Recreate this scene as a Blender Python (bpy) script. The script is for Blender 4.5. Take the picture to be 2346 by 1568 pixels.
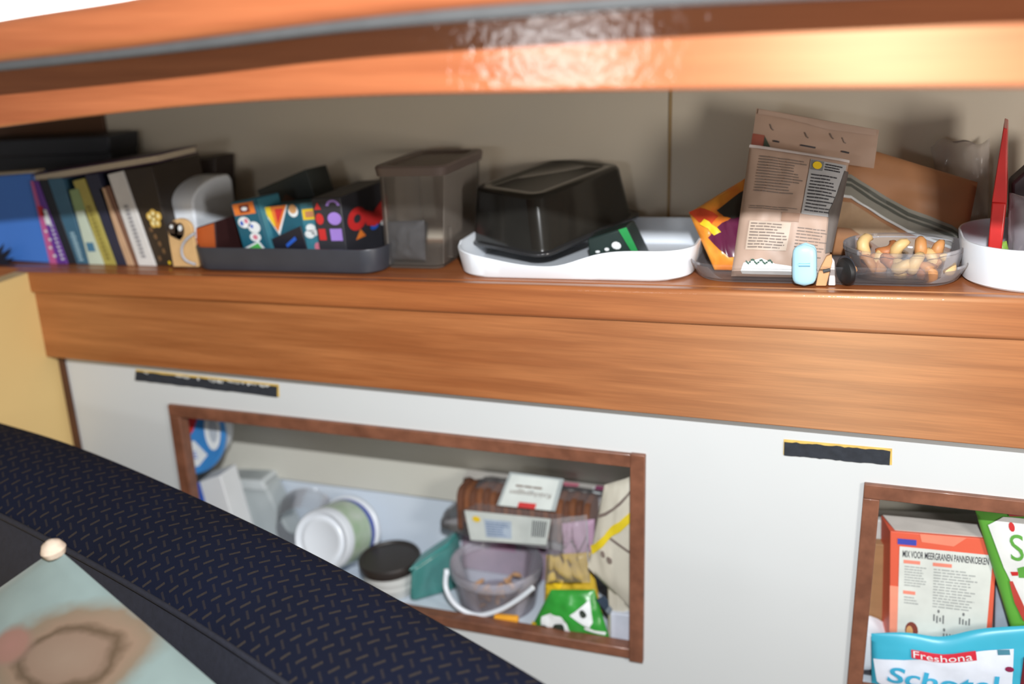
import bpy, bmesh, math, random
from mathutils import Vector, Matrix, noise
random.seed(7)
for o in list(bpy.data.objects): bpy.data.objects.remove(o)
SC = bpy.context.scene
COL = SC.collection

# ------------------------------------------------------------------ camera
W_, H_, F_ = 2346.0, 1568.0, 2330.0
XI = Vector((7173, 544, -2330)).normalized()          # world axes seen in image axes (right, down, forward)
DI = Vector((232, 6916, 2330)); DI = (DI - XI * DI.dot(XI)).normalized()
ZI = -DI
YI = ZI.cross(XI)
CAM = Vector((0, -1.3, 0))
cam_d = bpy.data.cameras.new('camera'); cam_o = bpy.data.objects.new('camera', cam_d); COL.objects.link(cam_o)
cam_d.sensor_width = 36; cam_d.lens = 36 * F_ / W_; cam_d.clip_start = .02
def i2w(v): return Vector((XI.dot(v), YI.dot(v), ZI.dot(v)))
r_, up_, b_ = i2w(Vector((1, 0, 0))), i2w(Vector((0, -1, 0))), i2w(Vector((0, 0, -1))); R3, B3 = r_, b_
cam_o.matrix_world = Matrix(((r_.x, up_.x, b_.x, CAM.x), (r_.y, up_.y, b_.y, CAM.y), (r_.z, up_.z, b_.z, CAM.z), (0, 0, 0, 1)))
cam_d.dof.use_dof = True; cam_d.dof.focus_distance = 1.27; cam_d.dof.aperture_fstop = 1.7
SC.camera = cam_o
SC.cycles.transparent_max_bounces = 32

# ------------------------------------------------------------------ light and exposure
SC.view_settings.view_transform = 'Standard'; SC.view_settings.look = 'None'
SC.view_settings.gamma = 1; SC.view_settings.use_curve_mapping = False
SC.view_settings.exposure = 0.0
wd = bpy.data.worlds.new('world'); SC.world = wd; wd.use_nodes = True
wd.node_tree.nodes['Background'].inputs[0].default_value = (1.0, .96, .92, 1)
wd.node_tree.nodes['Background'].inputs[1].default_value = .18
def area(name, loc, tgt, sx, sy, power, col):
    l = bpy.data.lights.new(name, 'AREA'); l.shape = 'RECTANGLE'; l.size = sx; l.size_y = sy; l.energy = power; l.color = col
    o = bpy.data.objects.new(name, l); COL.objects.link(o); o.location = loc
    o.rotation_euler = (Vector(tgt) - Vector(loc)).to_track_quat('-Z', 'Y').to_euler(); return o
area('camera_flash', (.02, -1.3, .28), (-.45, 0, -.42), .035, .018, 29.5, (.97, .99, 1))
area('port_light_opposite', (-.78, -2.4, -.16), (-.3, 0, -.3), .34, .20, 3.6, (.95, .98, 1))
area('companionway_light', (.95, -1.05, -.2), (0, .24, -.25), .3, .4, 11, (1, .94, .87))

# ------------------------------------------------------------------ helpers
def ray(px, py):
    v = Vector(((px - W_ / 2) / F_, (py - H_ / 2) / F_, 1)); return i2w(v)
def at(px, py, Y):                       # the point seen at a pixel, on the upright plane at depth Y
    d = ray(px, py); return CAM + d * ((Y - CAM.y) / d.y)
def atz(px, py, Z):
    d = ray(px, py); return CAM + d * (Z / d.z)
def atx(px, py, X):
    d = ray(px, py); return CAM + d * (X / d.x)
def shelf_z(x): return -.3555 + .03 * x
LF = -.955                               # locker floor

def lin(c):
    out = []
    for v in c:
        v /= 255.0
        out.append(v / 12.92 if v <= .04045 else ((v + .055) / 1.055) ** 2.4)
    return (*out, 1)
MATS = {}
def M(name, col, rough=.5, var=.08, scale=30, bump=0.0, coat=0.0, metal=0.0, col2=None, stretch=None, detail=3, sheen=0):
    if name in MATS: return MATS[name]
    m = bpy.data.materials.new(name); m.use_nodes = True; nt = m.node_tree; N = nt.nodes; L = nt.links
    b = N['Principled BSDF']; tc = N.new('ShaderNodeTexCoord'); mp = N.new('ShaderNodeMapping'); nz = N.new('ShaderNodeTexNoise')
    L.new(tc.outputs['Object'], mp.inputs[0]); L.new(mp.outputs[0], nz.inputs['Vector'])
    if stretch: mp.inputs['Scale'].default_value = stretch
    nz.inputs['Scale'].default_value = scale; nz.inputs['Detail'].default_value = detail
    rp = N.new('ShaderNodeValToRGB'); c1 = lin(col)
    if col2: a, c = c1, lin(col2)
    else:
        a = (*[max(0, x * (1 - var)) for x in c1[:3]], 1); c = (*[min(1, x * (1 + var)) for x in c1[:3]], 1)
    rp.color_ramp.elements[0].color = a; rp.color_ramp.elements[1].color = c
    rp.color_ramp.elements[0].position = .3; rp.color_ramp.elements[1].position = .7
    L.new(nz.outputs['Fac'], rp.inputs[0]); L.new(rp.outputs[0], b.inputs['Base Color'])
    b.inputs['Roughness'].default_value = rough; b.inputs['Metallic'].default_value = metal
    b.inputs['Coat Weight'].default_value = coat; b.inputs['Coat Roughness'].default_value = .08
    if sheen: b.inputs['Sheen Weight'].default_value = sheen
    if bump:
        bp = N.new('ShaderNodeBump'); bp.inputs['Strength'].default_value = bump; bp.inputs['Distance'].default_value = .002
        L.new(nz.outputs['Fac'], bp.inputs['Height']); L.new(bp.outputs[0], b.inputs['Normal'])
    MATS[name] = m; return m
def CLEAR(name, col, alpha=.18, rough=.08, spec=.5, fres=1.0):
    if name in MATS: return MATS[name]
    m = bpy.data.materials.new(name); m.use_nodes = True; nt = m.node_tree; N = nt.nodes; L = nt.links
    b = N['Principled BSDF']; out = N['Material Output']
    tc = N.new('ShaderNodeTexCoord'); nz = N.new('ShaderNodeTexNoise'); nz.inputs['Scale'].default_value = 25
    L.new(tc.outputs['Object'], nz.inputs['Vector'])
    bp = N.new('ShaderNodeBump'); bp.inputs['Strength'].default_value = .25; bp.inputs['Distance'].default_value = .002
    L.new(nz.outputs['Fac'], bp.inputs['Height']); L.new(bp.outputs[0], b.inputs['Normal'])
    b.inputs['Base Color'].default_value = lin(col); b.inputs['Roughness'].default_value = rough
    tr = N.new('ShaderNodeBsdfTransparent'); mx = N.new('ShaderNodeMixShader')
    lw = N.new('ShaderNodeFresnel'); lw.inputs['IOR'].default_value = 1.3
    ad = N.new('ShaderNodeMath'); ad.operation = 'MULTIPLY_ADD'; ad.use_clamp = True
    L.new(lw.outputs[0], ad.inputs[0]); ad.inputs[1].default_value = fres; ad.inputs[2].default_value = alpha
    L.new(ad.outputs[0], mx.inputs[0]); L.new(tr.outputs[0], mx.inputs[1]); L.new(b.outputs[0], mx.inputs[2])
    L.new(mx.outputs[0], out.inputs['Surface']); MATS[name] = m; return m
def WOOD(name, dark, light, rough=.4, coat=.4, sc=1.0, spec=.6):
    if name in MATS: return MATS[name]
    m = M(name, dark, rough, col2=light, scale=9 * sc, stretch=(.35, 5, 7), detail=6, coat=coat, bump=.06)
    nt = m.node_tree; N = nt.nodes; L = nt.links; b = N['Principled BSDF']
    tc = [n for n in N if n.type == 'TEX_COORD'][0]; rp = [n for n in N if n.type == 'VALTORGB'][0]
    rp.color_ramp.elements[0].position = .36; rp.color_ramp.elements[1].position = .64; b.inputs['Specular IOR Level'].default_value = spec; b.inputs['IOR'].default_value = 1.65; b.inputs['Specular Tint'].default_value = (1, .86, .55, 1)
    b.inputs['Anisotropic'].default_value = .8                    # polished fibres run along the boards, so the sheen spreads across them
    cz = N.new('ShaderNodeCombineXYZ'); cz.inputs[2].default_value = 1; L.new(cz.outputs[0], b.inputs['Tangent'])
    mp = N.new('ShaderNodeMapping'); mp.inputs['Scale'].default_value = (2.2, 60, 90); L.new(tc.outputs['Object'], mp.inputs[0])
    n2 = N.new('ShaderNodeTexNoise'); n2.inputs['Scale'].default_value = 6; n2.inputs['Detail'].default_value = 4; L.new(mp.outputs[0], n2.inputs['Vector'])
    r2 = N.new('ShaderNodeValToRGB'); r2.color_ramp.elements[0].color = (.90, .88, .86, 1); r2.color_ramp.elements[1].color = (1.06, 1.06, 1.05, 1)
    r2.color_ramp.elements[0].position = .35; r2.color_ramp.elements[1].position = .65; L.new(n2.outputs['Fac'], r2.inputs[0])
    mx = N.new('ShaderNodeMix'); mx.data_type = 'RGBA'; mx.blend_type = 'MULTIPLY'; mx.inputs[0].default_value = 1
    L.new(rp.outputs[0], mx.inputs[6]); L.new(r2.outputs[0], mx.inputs[7]); L.new(mx.outputs[2], b.inputs['Base Color'])
    n3 = N.new('ShaderNodeTexNoise'); n3.inputs['Scale'].default_value = 130; L.new(tc.outputs['Object'], n3.inputs['Vector'])
    bp = N.new('ShaderNodeBump'); bp.inputs['Strength'].default_value = .55; bp.inputs['Distance'].default_value = .0008
    L.new(n3.outputs['Fac'], bp.inputs['Height']); L.new(bp.outputs[0], b.inputs['Coat Normal'])
    return m

def link(name, me, mat, parent=None, smooth=False, angle=None):
    o = bpy.data.objects.new(name, me); COL.objects.link(o)
    if mat: me.materials.append(mat)
    if smooth:
        for p in me.polygons: p.use_smooth = True
        if angle:
            me.set_sharp_from_angle(angle=math.radians(angle))
    if parent:
        o.parent = parent; o.matrix_parent_inverse = Matrix.Translation(-parent.location)
        if parent.parent: o.matrix_parent_inverse = Matrix.Identity(4)
    return o
def mesh(name, vs, fs, mat, parent=None, smooth=False, bevel=0, seg=2, angle=40, merge=False):
    bm = bmesh.new(); bv = [bm.verts.new(v) for v in vs]
    for f in fs:
        try: bm.faces.new([bv[i] for i in f])
        except ValueError: pass
    if merge: bmesh.ops.remove_doubles(bm, verts=bm.verts, dist=1e-7); bmesh.ops.dissolve_degenerate(bm, edges=bm.edges, dist=1e-7)
    bmesh.ops.recalc_face_normals(bm, faces=bm.faces)
    if bevel:
      bf_ = bmesh.ops.bevel(bm, geom=[e for e in bm.edges if e.is_manifold and e.calc_face_angle(0) > .5], offset=bevel, segments=seg, profile=.5, affect='EDGES', clamp_overlap=True)
      for f in bm.faces: f.smooth = False
      for f in bf_['faces']: f.smooth = True
    me = bpy.data.meshes.new(name); bm.to_mesh(me); bm.free()
    return link(name, me, mat, parent, smooth, angle)
def tag(o, label=None, cat=None, group=None, kind=None):
    if label: o['label'] = label
    if cat: o['category'] = cat
    if group: o['group'] = group
    if kind: o['kind'] = kind
    return o
def root(name, label, cat, loc, group=None):
    o = bpy.data.objects.new(name, None); COL.objects.link(o); o.location = loc; o.empty_display_size = .02
    return tag(o, label, cat, group)
BOXF = [(0, 1, 2, 3), (7, 6, 5, 4), (0, 4, 5, 1), (1, 5, 6, 2), (2, 6, 7, 3), (3, 7, 4, 0)]
def hexa(name, front, back, mat, parent=None, bevel=.0015, seg=2):
    return mesh(name, list(front) + list(back), BOXF, mat, parent, bevel=bevel, seg=seg)
def abox(name, x0, x1, y0, y1, z0, z1, mat, parent=None, bevel=0):
    f = [Vector((x0, y0, z1)), Vector((x1, y0, z1)), Vector((x1, y0, z0)), Vector((x0, y0, z0))]
    return hexa(name, f, [Vector((p.x, y1, p.z)) for p in f], mat, parent, bevel)
def quad(pts, Y, floor=None):            # four pixels TL TR BR BL (each may carry its own depth) -> points
    q = [at(p[0], p[1], p[2] if len(p) > 2 else Y) for p in pts]
    if floor == 'shelf':
        for i in (2, 3): q[i].z = shelf_z(q[i].x) + .0006
    elif floor is not None:
        for i in (2, 3): q[i].z = floor
    return q
def shift(q, v): return [p + Vector(v) for p in q]
def qfn(q):
    def f(u, v): return (q[0] * (1 - u) + q[1] * u) * (1 - v) + (q[3] * (1 - u) + q[2] * u) * v
    return f
def side_fn(q, depth):                   # right-hand side face of a box whose front is q
    d = Vector((0, depth, 0)) if not isinstance(depth, Vector) else depth
    return qfn([q[1], q[1] + d, q[2] + d, q[2]])
def top_fn(q, d): return qfn([q[0] + d, q[1] + d, q[1], q[0]])
def uvn(fn, u, v, off):
    e = .004; p = fn(u, v); a = fn(min(u + e, 1.0), v) - fn(max(u - e, 0.0), v); b = fn(u, min(v + e, 1.0)) - fn(u, max(v - e, 0.0))
    n = a.cross(b)
    if n.length < 1e-12: return p
    n.normalize()
    if n.dot(CAM - p) < 0: n = -n
    return p + n * off
def decal(name, fn, polys, mat, parent, off=.0008, cuts=0):
    bm = bmesh.new()
    for poly in polys:
        try: bm.faces.new([bm.verts.new((x, y, 0)) for x, y in poly])
        except ValueError: pass
    bmesh.ops.triangulate(bm, faces=bm.faces)
    if cuts: bmesh.ops.subdivide_edges(bm, edges=bm.edges, cuts=cuts, use_grid_fill=True)
    for v in bm.verts: v.co = uvn(fn, min(max(v.co.x, 0), 1), min(max(v.co.y, 0), 1), off)
    me = bpy.data.meshes.new(name); bm.to_mesh(me); bm.free()
    return link(name, me, mat, parent, True)
def puv(fn, px, py, n=40):               # where on a surface fn(u, v) a pixel falls (coarse search, then refined)
    u_c = i2w(Vector((0, -1, 0))); best = (1e18, .5, .5); step = 1.0 / n; cu, cv, rng = .5, .5, .5
    for it in range(3):
        best = (1e18, cu, cv); k = 24
        for i in range(k + 1):
            for j in range(k + 1):
                u = min(max(cu - rng + 2 * rng * i / k, 0), 1); v = min(max(cv - rng + 2 * rng * j / k, 0), 1)
                d = fn(u, v) - CAM; z = -B3.dot(d); e = (W_ / 2 + F_ * R3.dot(d) / z - px) ** 2 + (H_ / 2 - F_ * u_c.dot(d) / z - py) ** 2
                if e < best[0]: best = (e, u, v)
        cu, cv = best[1], best[2]; rng /= 8
    return cu, cv
def pix(fn, *pts): return [puv(fn, *p) for p in pts]
def rect(u0, v0, u1, v1): return [(u0, v0), (u1, v0), (u1, v1), (u0, v1)]
def ell(cu, cv, ru, rv, n=20, a0=0, a1=2 * math.pi):
    return [(cu + ru * math.cos(a0 + (a1 - a0) * i / n), cv + rv * math.sin(a0 + (a1 - a0) * i / n)) for i in range(n)]
def ring(cu, cv, ru, rv, k=.6, n=18):
    o = ell(cu, cv, ru, rv, n); i_ = ell(cu, cv, ru * k, rv * k, n)
    return [[o[j], o[(j + 1) % n], i_[(j + 1) % n], i_[j]] for j in range(n)]
def lines(u0, u1, v0, v1, n, fill=.45, seed=1, words=5, ragged=.3):
    r = random.Random(seed); out = []; dv = (v1 - v0) / n
    for i in range(n):
        u = u0; end = u1 - (u1 - u0) * ragged * r.random()
        while u < end:
            w = (u1 - u0) / words * (.4 + r.random()); e = min(u + w, end)
            out.append(rect(u, v0 + dv * (i + .5 - fill / 2), e, v0 + dv * (i + .5 + fill / 2))); u = e + (u1 - u0) * .025
    return out
def text(name, fn, s, u0, v0, u1, v1, mat, parent, off=.0013, flip=False, bold=0, shear=0, cuts=0):
    cu = bpy.data.curves.new('t', 'FONT'); cu.body = s; cu.fill_mode = 'FRONT'; cu.offset = bold; cu.shear = shear; cu.resolution_u = 4
    o = bpy.data.objects.new('t', cu); COL.objects.link(o); dg = bpy.context.evaluated_depsgraph_get()
    me = bpy.data.meshes.new_from_object(o.evaluated_get(dg)); bpy.data.objects.remove(o); bpy.data.curves.remove(cu)
    if cuts:
        bm = bmesh.new(); bm.from_mesh(me); bmesh.ops.subdivide_edges(bm, edges=bm.edges, cuts=cuts); bm.to_mesh(me); bm.free()
    xs = [v.co.x for v in me.vertices]; ys = [v.co.y for v in me.vertices]; x0, x1, y0, y1 = min(xs), max(xs), min(ys), max(ys)
    for v in me.vertices:
        a, b = (v.co.x - x0) / (x1 - x0), (v.co.y - y0) / (y1 - y0)
        if flip: a, b = 1 - a, 1 - b
        v.co = uvn(fn, min(max(u0 + (u1 - u0) * a, 0), 1), min(max(v1 + (v0 - v1) * b, 0), 1), off)
    me.materials.clear(); return link(name, me, mat, parent)
def grid(fn, nu, nv):
    vs = [fn(i / nu, j / nv) for j in range(nv + 1) for i in range(nu + 1)]
    fs = [(j * (nu + 1) + i, j * (nu + 1) + i + 1, (j + 1) * (nu + 1) + i + 1, (j + 1) * (nu + 1) + i) for j in range(nv) for i in range(nu)]
    return vs, fs
def pouch_fns(c, thick, wr=.002, seed=0, freq=6, pw=.55, top_open=False, back=.5, wob=0.0):
    base = qfn(c); n = ((c[1] - c[0]).cross(c[3] - c[0])).normalized()
    if n.dot(CAM - c[0]) < 0: n = -n
    upv = (c[0] - c[3]).normalized()
    def prof(u, v):
        a = max(0.0, math.sin(math.pi * min(max(u, 0), 1))) ** pw
        b = max(0.0, math.sin(math.pi * min(max(v, 0), 1))) ** pw
        if v > .5: b = max(b, 1 - (v - .5) ** 4 * 16)
        return a * b
    def wv(u, v):
        return upv * (wob * noise.noise(Vector((u * 3.1, seed * 1.7, .3))) * (1 - v))
    def front(u, v):
        p = prof(u, v); w = noise.noise(Vector((u * freq + seed, v * freq * .8, seed * 2.3))) + .5 * noise.noise(Vector((u * freq * 2.1, v * freq * 1.9 + seed, seed)))
        return base(u, v) + n * (thick * p + wr * w * (.25 + p)) + wv(u, v)
    def bk(u, v):
        p = prof(u, v); w = noise.noise(Vector((u * freq + seed, v * freq * .8, seed * 2.3))) + .5 * noise.noise(Vector((u * freq * 2.1, v * freq * 1.9 + seed, seed)))
        e = .25 * wr * w * (1 if min(u, 1 - u, v, 1 - v) < 1e-6 else 1)
        return base(u, v) + n * (e - thick * back * p - .0004) + wv(u, v)
    return front, bk
def pouch(name, c, thick, mat, parent=None, nu=22, nv=26, **k):
    f, b = pouch_fns(c, thick, **k)
    v1, f1 = grid(f, nu, nv); v2, f2 = grid(b, nu, nv); k0 = len(v1)
    fs = f1 + [tuple(reversed([i + k0 for i in q])) for q in f2]
    W = nu + 1
    rim = list(range(W)) + [j * W + nu for j in range(1, nv + 1)] + [nv * W + i for i in range(nu - 1, -1, -1)] + [j * W for j in range(nv - 1, 0, -1)]
    for i in range(len(rim)):
        a, b2 = rim[i], rim[(i + 1) % len(rim)]; fs.append((a, a + k0, b2 + k0, b2))
    o = mesh(name, v1 + v2, fs, mat, parent, smooth=True, angle=75)
    ul = o.data.uv_layers.new(name='UVMap')
    for l in o.data.loops:
        i = l.vertex_index % k0; ul.data[l.index].uv = ((i % W) / nu, (i // W) / nv)
    return o, f
def rrect(hw, hd, r, n=6):
    r = min(r, hw * .999, hd * .999); out = []
    for cx, cy, a in ((hw - r, hd - r, 0), (-hw + r, hd - r, 90), (-hw + r, -hd + r, 180), (hw - r, -hd + r, 270)):
        for i in range(n + 1):
            t = math.radians(a + 90 * i / n); out.append((cx + r * math.cos(t), cy + r * math.sin(t)))
    return out
def loft(name, rings, mat, parent=None, cap0=True, cap1=True, angle=35):
    vs = []; fs = []; n = len(rings[0])
    for r in rings: vs += r
    for j in range(len(rings) - 1):
        for i in range(n): fs.append((j * n + i, j * n + (i + 1) % n, (j + 1) * n + (i + 1) % n, (j + 1) * n + i))
    if cap0: fs.append(tuple(reversed(range(n))))
    if cap1: fs.append(tuple((len(rings) - 1) * n + i for i in range(n)))
    return mesh(name, vs, fs, mat, parent, smooth=True, angle=angle, merge=True)
def tub(name, cx, cy, z0, levels, mat, parent=None, tilt=0.0, ang=0.0, n=6, dip=None, sub=1, **k):
    rs = []
    ca, sa = math.cos(ang), math.sin(ang)
    for z, hw, hd, r in levels:
        ps = rrect(hw, hd, r, n)
        if sub > 1: ps = [((1 - t) * ps[i][0] + t * ps[(i + 1) % len(ps)][0], (1 - t) * ps[i][1] + t * ps[(i + 1) % len(ps)][1]) for i in range(len(ps)) for t in [q_ / sub for q_ in range(sub if math.dist(ps[i], ps[(i + 1) % len(ps)]) > .03 else 1)]]
        rs.append([Vector((cx + x * ca - y * sa, cy + x * sa + y * ca, z0 + z * (dip(cx + x) if dip and y < -hd * .6 and z > .006 else 1) + tilt * (x * ca - y * sa))) for x, y in ps])
    return loft(name, rs, mat, parent, **k)
def frame_axis(ax):
    ax = ax.normalized(); t = Vector((0, 0, 1)) if abs(ax.z) < .9 else Vector((1, 0, 0)); u = ax.cross(t).normalized(); return u, ax.cross(u).normalized()
def lathe(name, c, ax, prof, mat, parent=None, n=36, a0=0, a1=2 * math.pi, cap0=True, cap1=True, angle=35):
    u, w = frame_axis(ax); ax = ax.normalized()
    rs = [[c + ax * h + (u * math.cos(a0 + (a1 - a0) * i / n) + w * math.sin(a0 + (a1 - a0) * i / n)) * r for i in range(n)] for r, h in prof]
    return loft(name, rs, mat, parent, cap0 and prof[0][0] > 1e-6, cap1 and prof[-1][0] > 1e-6, angle)
def tube(name, pts, r, mat, parent=None, n=8, taper=None):
    rs = []
    for i, p in enumerate(pts):
        d = (pts[min(i + 1, len(pts) - 1)] - pts[max(i - 1, 0)]); u, w = frame_axis(d)
        if i:
            u = (pu - d.normalized() * pu.dot(d.normalized())).normalized(); w = d.normalized().cross(u)
        pu = u; rr = r * (taper[i] if taper else 1)
        rs.append([p + (u * math.cos(2 * math.pi * k / n) + w * math.sin(2 * math.pi * k / n)) * rr for k in range(n)])
    return loft(name, rs, mat, parent, angle=60)
def spline(pts, n=8):
    out = []
    for i in range(len(pts) - 1):
        p0, p1, p2, p3 = pts[max(i - 1, 0)], pts[i], pts[i + 1], pts[min(i + 2, len(pts) - 1)]
        for k in range(n):
            t = k / n; out.append(.5 * ((2 * p1) + (p2 - p0) * t + (2 * p0 - 5 * p1 + 4 * p2 - p3) * t * t + (3 * p1 - p0 - 3 * p2 + p3) * t ** 3))
    out.append(pts[-1]); return out
def plate(name, pts, Y, thick, mat, parent=None, bevel=.001):  # outline in pixels at depth Y, real thickness behind it
    f = [at(x, y, Y) for x, y in pts]; n = len(f); vs = f + [p + Vector((0, thick, 0)) for p in f]
    fs = [tuple(range(n)), tuple(reversed(range(n, 2 * n)))] + [(i, (i + 1) % n, n + (i + 1) % n, n + i) for i in range(n)]
    return mesh(name, vs, fs, mat, parent, bevel=bevel, seg=1)

# ------------------------------------------------------------------ materials
TEAK = WOOD('teak', (148, 81, 42), (168, 99, 55), rough=.48, spec=.9)
TEAK_L = WOOD('teak_lower', (148, 84, 45), (172, 106, 62), sc=1.3, rough=.5, spec=1.0)
TEAK_V = WOOD('teak_valance', (154, 85, 52), (170, 99, 63), rough=.5, coat=.9, spec=.6)
FRAMEW = M('frame_wood', (108, 68, 50), .45, scale=14, stretch=(3, 3, 3), col2=(136, 88, 66), coat=.15, bump=.15, detail=5)
DARKW = M('dark_wood', (78, 44, 32), .4, .2, 20, coat=.2)
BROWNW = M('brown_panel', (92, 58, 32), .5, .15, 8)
PANELW = M('white_panel', (208, 211, 212), .42, .015, 5)
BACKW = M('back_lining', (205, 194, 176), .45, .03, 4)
HULLW = M('locker_hull', (212, 222, 234), .45, .02, 5)
LINING = M('locker_lining', (206, 204, 194), .4, .02, 6)
YEL = M('bulkhead_yellow', (222, 190, 128), .55, .03, 3)
GREYS = M('grey_shade_strip', (70, 71, 72), .7, .1, 30)  # shared plain grey; on the rail it paints the shade of its lower edge
CHAR = M('charcoal_plastic', (52, 54, 62), .42, .06, 30)
WHT = M('white_plastic', (228, 234, 242), .32, .015, 10)
WHT2 = M('white_card', (222, 224, 226), .5, .03, 20)
BLK = M('black_matte', (26, 26, 28), .5, .2, 30)
BLKP = M('black_gloss_plastic', (34, 33, 30), .16, .2, 12, coat=.3)
PAGES = M('book_pages', (196, 180, 156), .7, .12, 120, stretch=(1, 1, 12))
KRAFT = M('kraft_front', (176, 150, 134), .5, .07, 16, bump=.2)
KRAFT2 = M('kraft_back', (172, 144, 126), .5, .07, 16, bump=.2)
KRAFT3 = M('kraft_brown', (172, 122, 84), .5, .1, 14, bump=.2)
INK = M('ink_grey', (122, 108, 100), .6, .1, 60)
INKD = M('ink_dark', (50, 50, 56), .6, .1, 60)
CLR = CLEAR('clear_plastic', (180, 180, 186), .025, fres=.7)
CLRB = CLEAR('clear_bag', (190, 188, 192), .12, .12)
CLRBIN = CLEAR('clear_bin', (150, 142, 134), .04, fres=.7)
def ink(name, c, rough=.45): return M(name, c, rough, .06, 40)
RED = ink('print_red', (196, 44, 44)); PURP = ink('print_purple', (156, 124, 206)); TEALP = ink('print_teal', (26, 88, 108)); TEALL = ink('print_teal_light', (60, 122, 140))
ORG = ink('print_orange', (222, 120, 48)); YELP = ink('print_yellow', (232, 196, 40)); GRN = ink('print_green', (76, 176, 80)); WPR = ink('print_white', (226, 230, 232)); BLUP = ink('print_blue', (40, 90, 190)); PINK = ink('print_pink', (210, 120, 140))

# ------------------------------------------------------------------ the setting
ST = 'structure'
def struct(o): o['kind'] = ST; return o
XB, XR = -1.262, 1.1                     # yellow bulkhead, right end of what is built
# bulkhead under the shelf, back lining above it
struct(abox('wall_left', XB - .03, XB, -1.6, .02, -1.6, shelf_z(XB) - .002, YEL, bevel=.002))
wb = tag(bpy.data.objects.new('wall_back', None), kind=ST); COL.objects.link(wb)
seam = at(1535, 300, .24).x
def slab(name, x0, x1, mat, y=.24):
    return abox(name, x0, x1, y, y + .015, -.45, .02, mat, wb, bevel=.0015)
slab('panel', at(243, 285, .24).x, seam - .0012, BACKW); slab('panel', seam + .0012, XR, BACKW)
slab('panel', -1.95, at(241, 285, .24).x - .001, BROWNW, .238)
abox('seam_strip', seam - .0022, seam + .0022, .2385, .245, -.45, .02, M('seam', (160, 132, 88), .5), wb)
struct(abox('ceiling', -1.95, XR, -.43, .26, -.068, -.05, M('deckhead', (200, 192, 178), .6, .03, 5)))
# white locker front with two openings
FX0, FX1, FZ0, FZ1 = -1.05, -.252, -.957, -.616
GX0, GX1, GZ0, GZ1 = .041, .44, -.962, -.622
vs, fs = [], []
def cell(x0, x1, z0, z1):
    k = len(vs)
    for y in (0, .012): vs.extend([Vector((x0, y, z1)), Vector((x1, y, z1)), Vector((x1, y, z0)), Vector((x0, y, z0))])
    fs.extend([tuple(i + k for i in f) for f in BOXF])
PZ0, PZ1 = -1.6, shelf_z(-1.3) - .03
i_ = .006
for a in ((XB + .012, FX0 + i_, PZ0, PZ1), (FX0 + i_, FX1 - i_, FZ1 - i_, PZ1), (FX0 + i_, FX1 - i_, PZ0, FZ0 + i_), (FX1 - i_, GX0 + i_, PZ0, PZ1),
          (GX0 + i_, GX1 - i_, GZ1 - i_, PZ1), (GX0 + i_, GX1 - i_, PZ0, GZ0 + i_), (GX1 - i_, XR, PZ0, PZ1)): cell(*a)
struct(mesh('wall_front', vs, fs, PANELW))
def frame(n, x0, x1, z0, z1, w, lab):
    t = tag(bpy.data.objects.new('trim_%d' % n, None), kind=ST); COL.objects.link(t)
    y0, y1 = -.007, .016
    abox('top_rail', x0, x1 - w, y0, y1, z1 - w, z1, FRAMEW, t, .0015); abox('bottom_rail', x0 + w, x1 - w, y0, y1, z0, z0 + w * .85, FRAMEW, t, .0015)
    abox('stile', x0, x0 + w, y0, y1, z0, z1 - w, FRAMEW, t, .0015); abox('stile', x1 - w * 1.05, x1, y0 - .001, y1, z0 - .004, z1 + .001, FRAMEW, t, .0015)
frame(1, FX0, FX1, FZ0, FZ1, .0205, ''); frame(2, GX0, GX1, GZ0, GZ1, .021, '')
t3 = struct(mesh('trim_3', *(lambda q: (q + [p + Vector((0, .014, 0)) for p in q], BOXF))([Vector((XB, -.004, -.53)), Vector((XB + .012, -.004, -.53)), Vector((XB + .02, -.004, -1.2)), Vector((XB, -.004, -1.2))]), DARKW))
# lockers behind the openings: upper lining, hull below it, floor, ends
lk = tag(bpy.data.objects.new('wall_locker', None), kind=ST); COL.objects.link(lk)
zs = at(760, 1114, .17).z
abox('hull_panel', XB + .01, XR, .178, .21, -1.0, zs + .01, HULLW, lk); abox('lining_panel', XB + .01, XR, .17, .2, zs, -.56, LINING, lk, .002)
for x in (XB + .01, -.16, 0.0, .5): abox('divider', x, x + .01, .013, .178, -1.0, -.56, LINING, lk)
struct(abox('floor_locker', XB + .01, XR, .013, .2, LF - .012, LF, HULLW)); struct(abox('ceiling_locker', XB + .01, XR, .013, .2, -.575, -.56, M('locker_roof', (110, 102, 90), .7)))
# varnished shelf and its two-step fascia
sh = root('shelf', 'varnished teak shelf with a stepped two-board fascia above the white locker front', 'shelf', (0, 0, shelf_z(0) - .02))
def sloped(name, x0, x1, y0, y1, top, bot, mat, bevel, seg):
    n = 12; f = []
    vs, fs = [], []
    for i in range(n + 1):
        x = x0 + (x1 - x0) * i / n
        vs += [Vector((x, y0, top(x))), Vector((x, y1, top(x))), Vector((x, y1, bot(x))), Vector((x, y0, bot(x)))]
    for i in range(n):
        a = i * 4; b = a + 4
        for k in range(4): fs.append((a + k, a + (k + 1) % 4, b + (k + 1) % 4, b + k))
    fs += [(0, 1, 2, 3), (n * 4 + 3, n * 4 + 2, n * 4 + 1, n * 4)]
    return mesh(name, vs, fs, mat, sh, bevel=bevel, seg=seg)
sloped('shelf_top', -1.9, XR, -.012, .238, shelf_z, lambda x: shelf_z(x) - .02, TEAK, 0, 1)
mid = lambda x: -.4055 + .0195 * x
sloped('upper_fascia', -1.297, XR, -.034, -.0125, shelf_z, mid, TEAK, .006, 4)
sloped('lower_fascia', -1.285, XR, -.027, -.001, lambda x: mid(x) + .002, lambda x: -.5425, TEAK_L, .002, 2)
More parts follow.
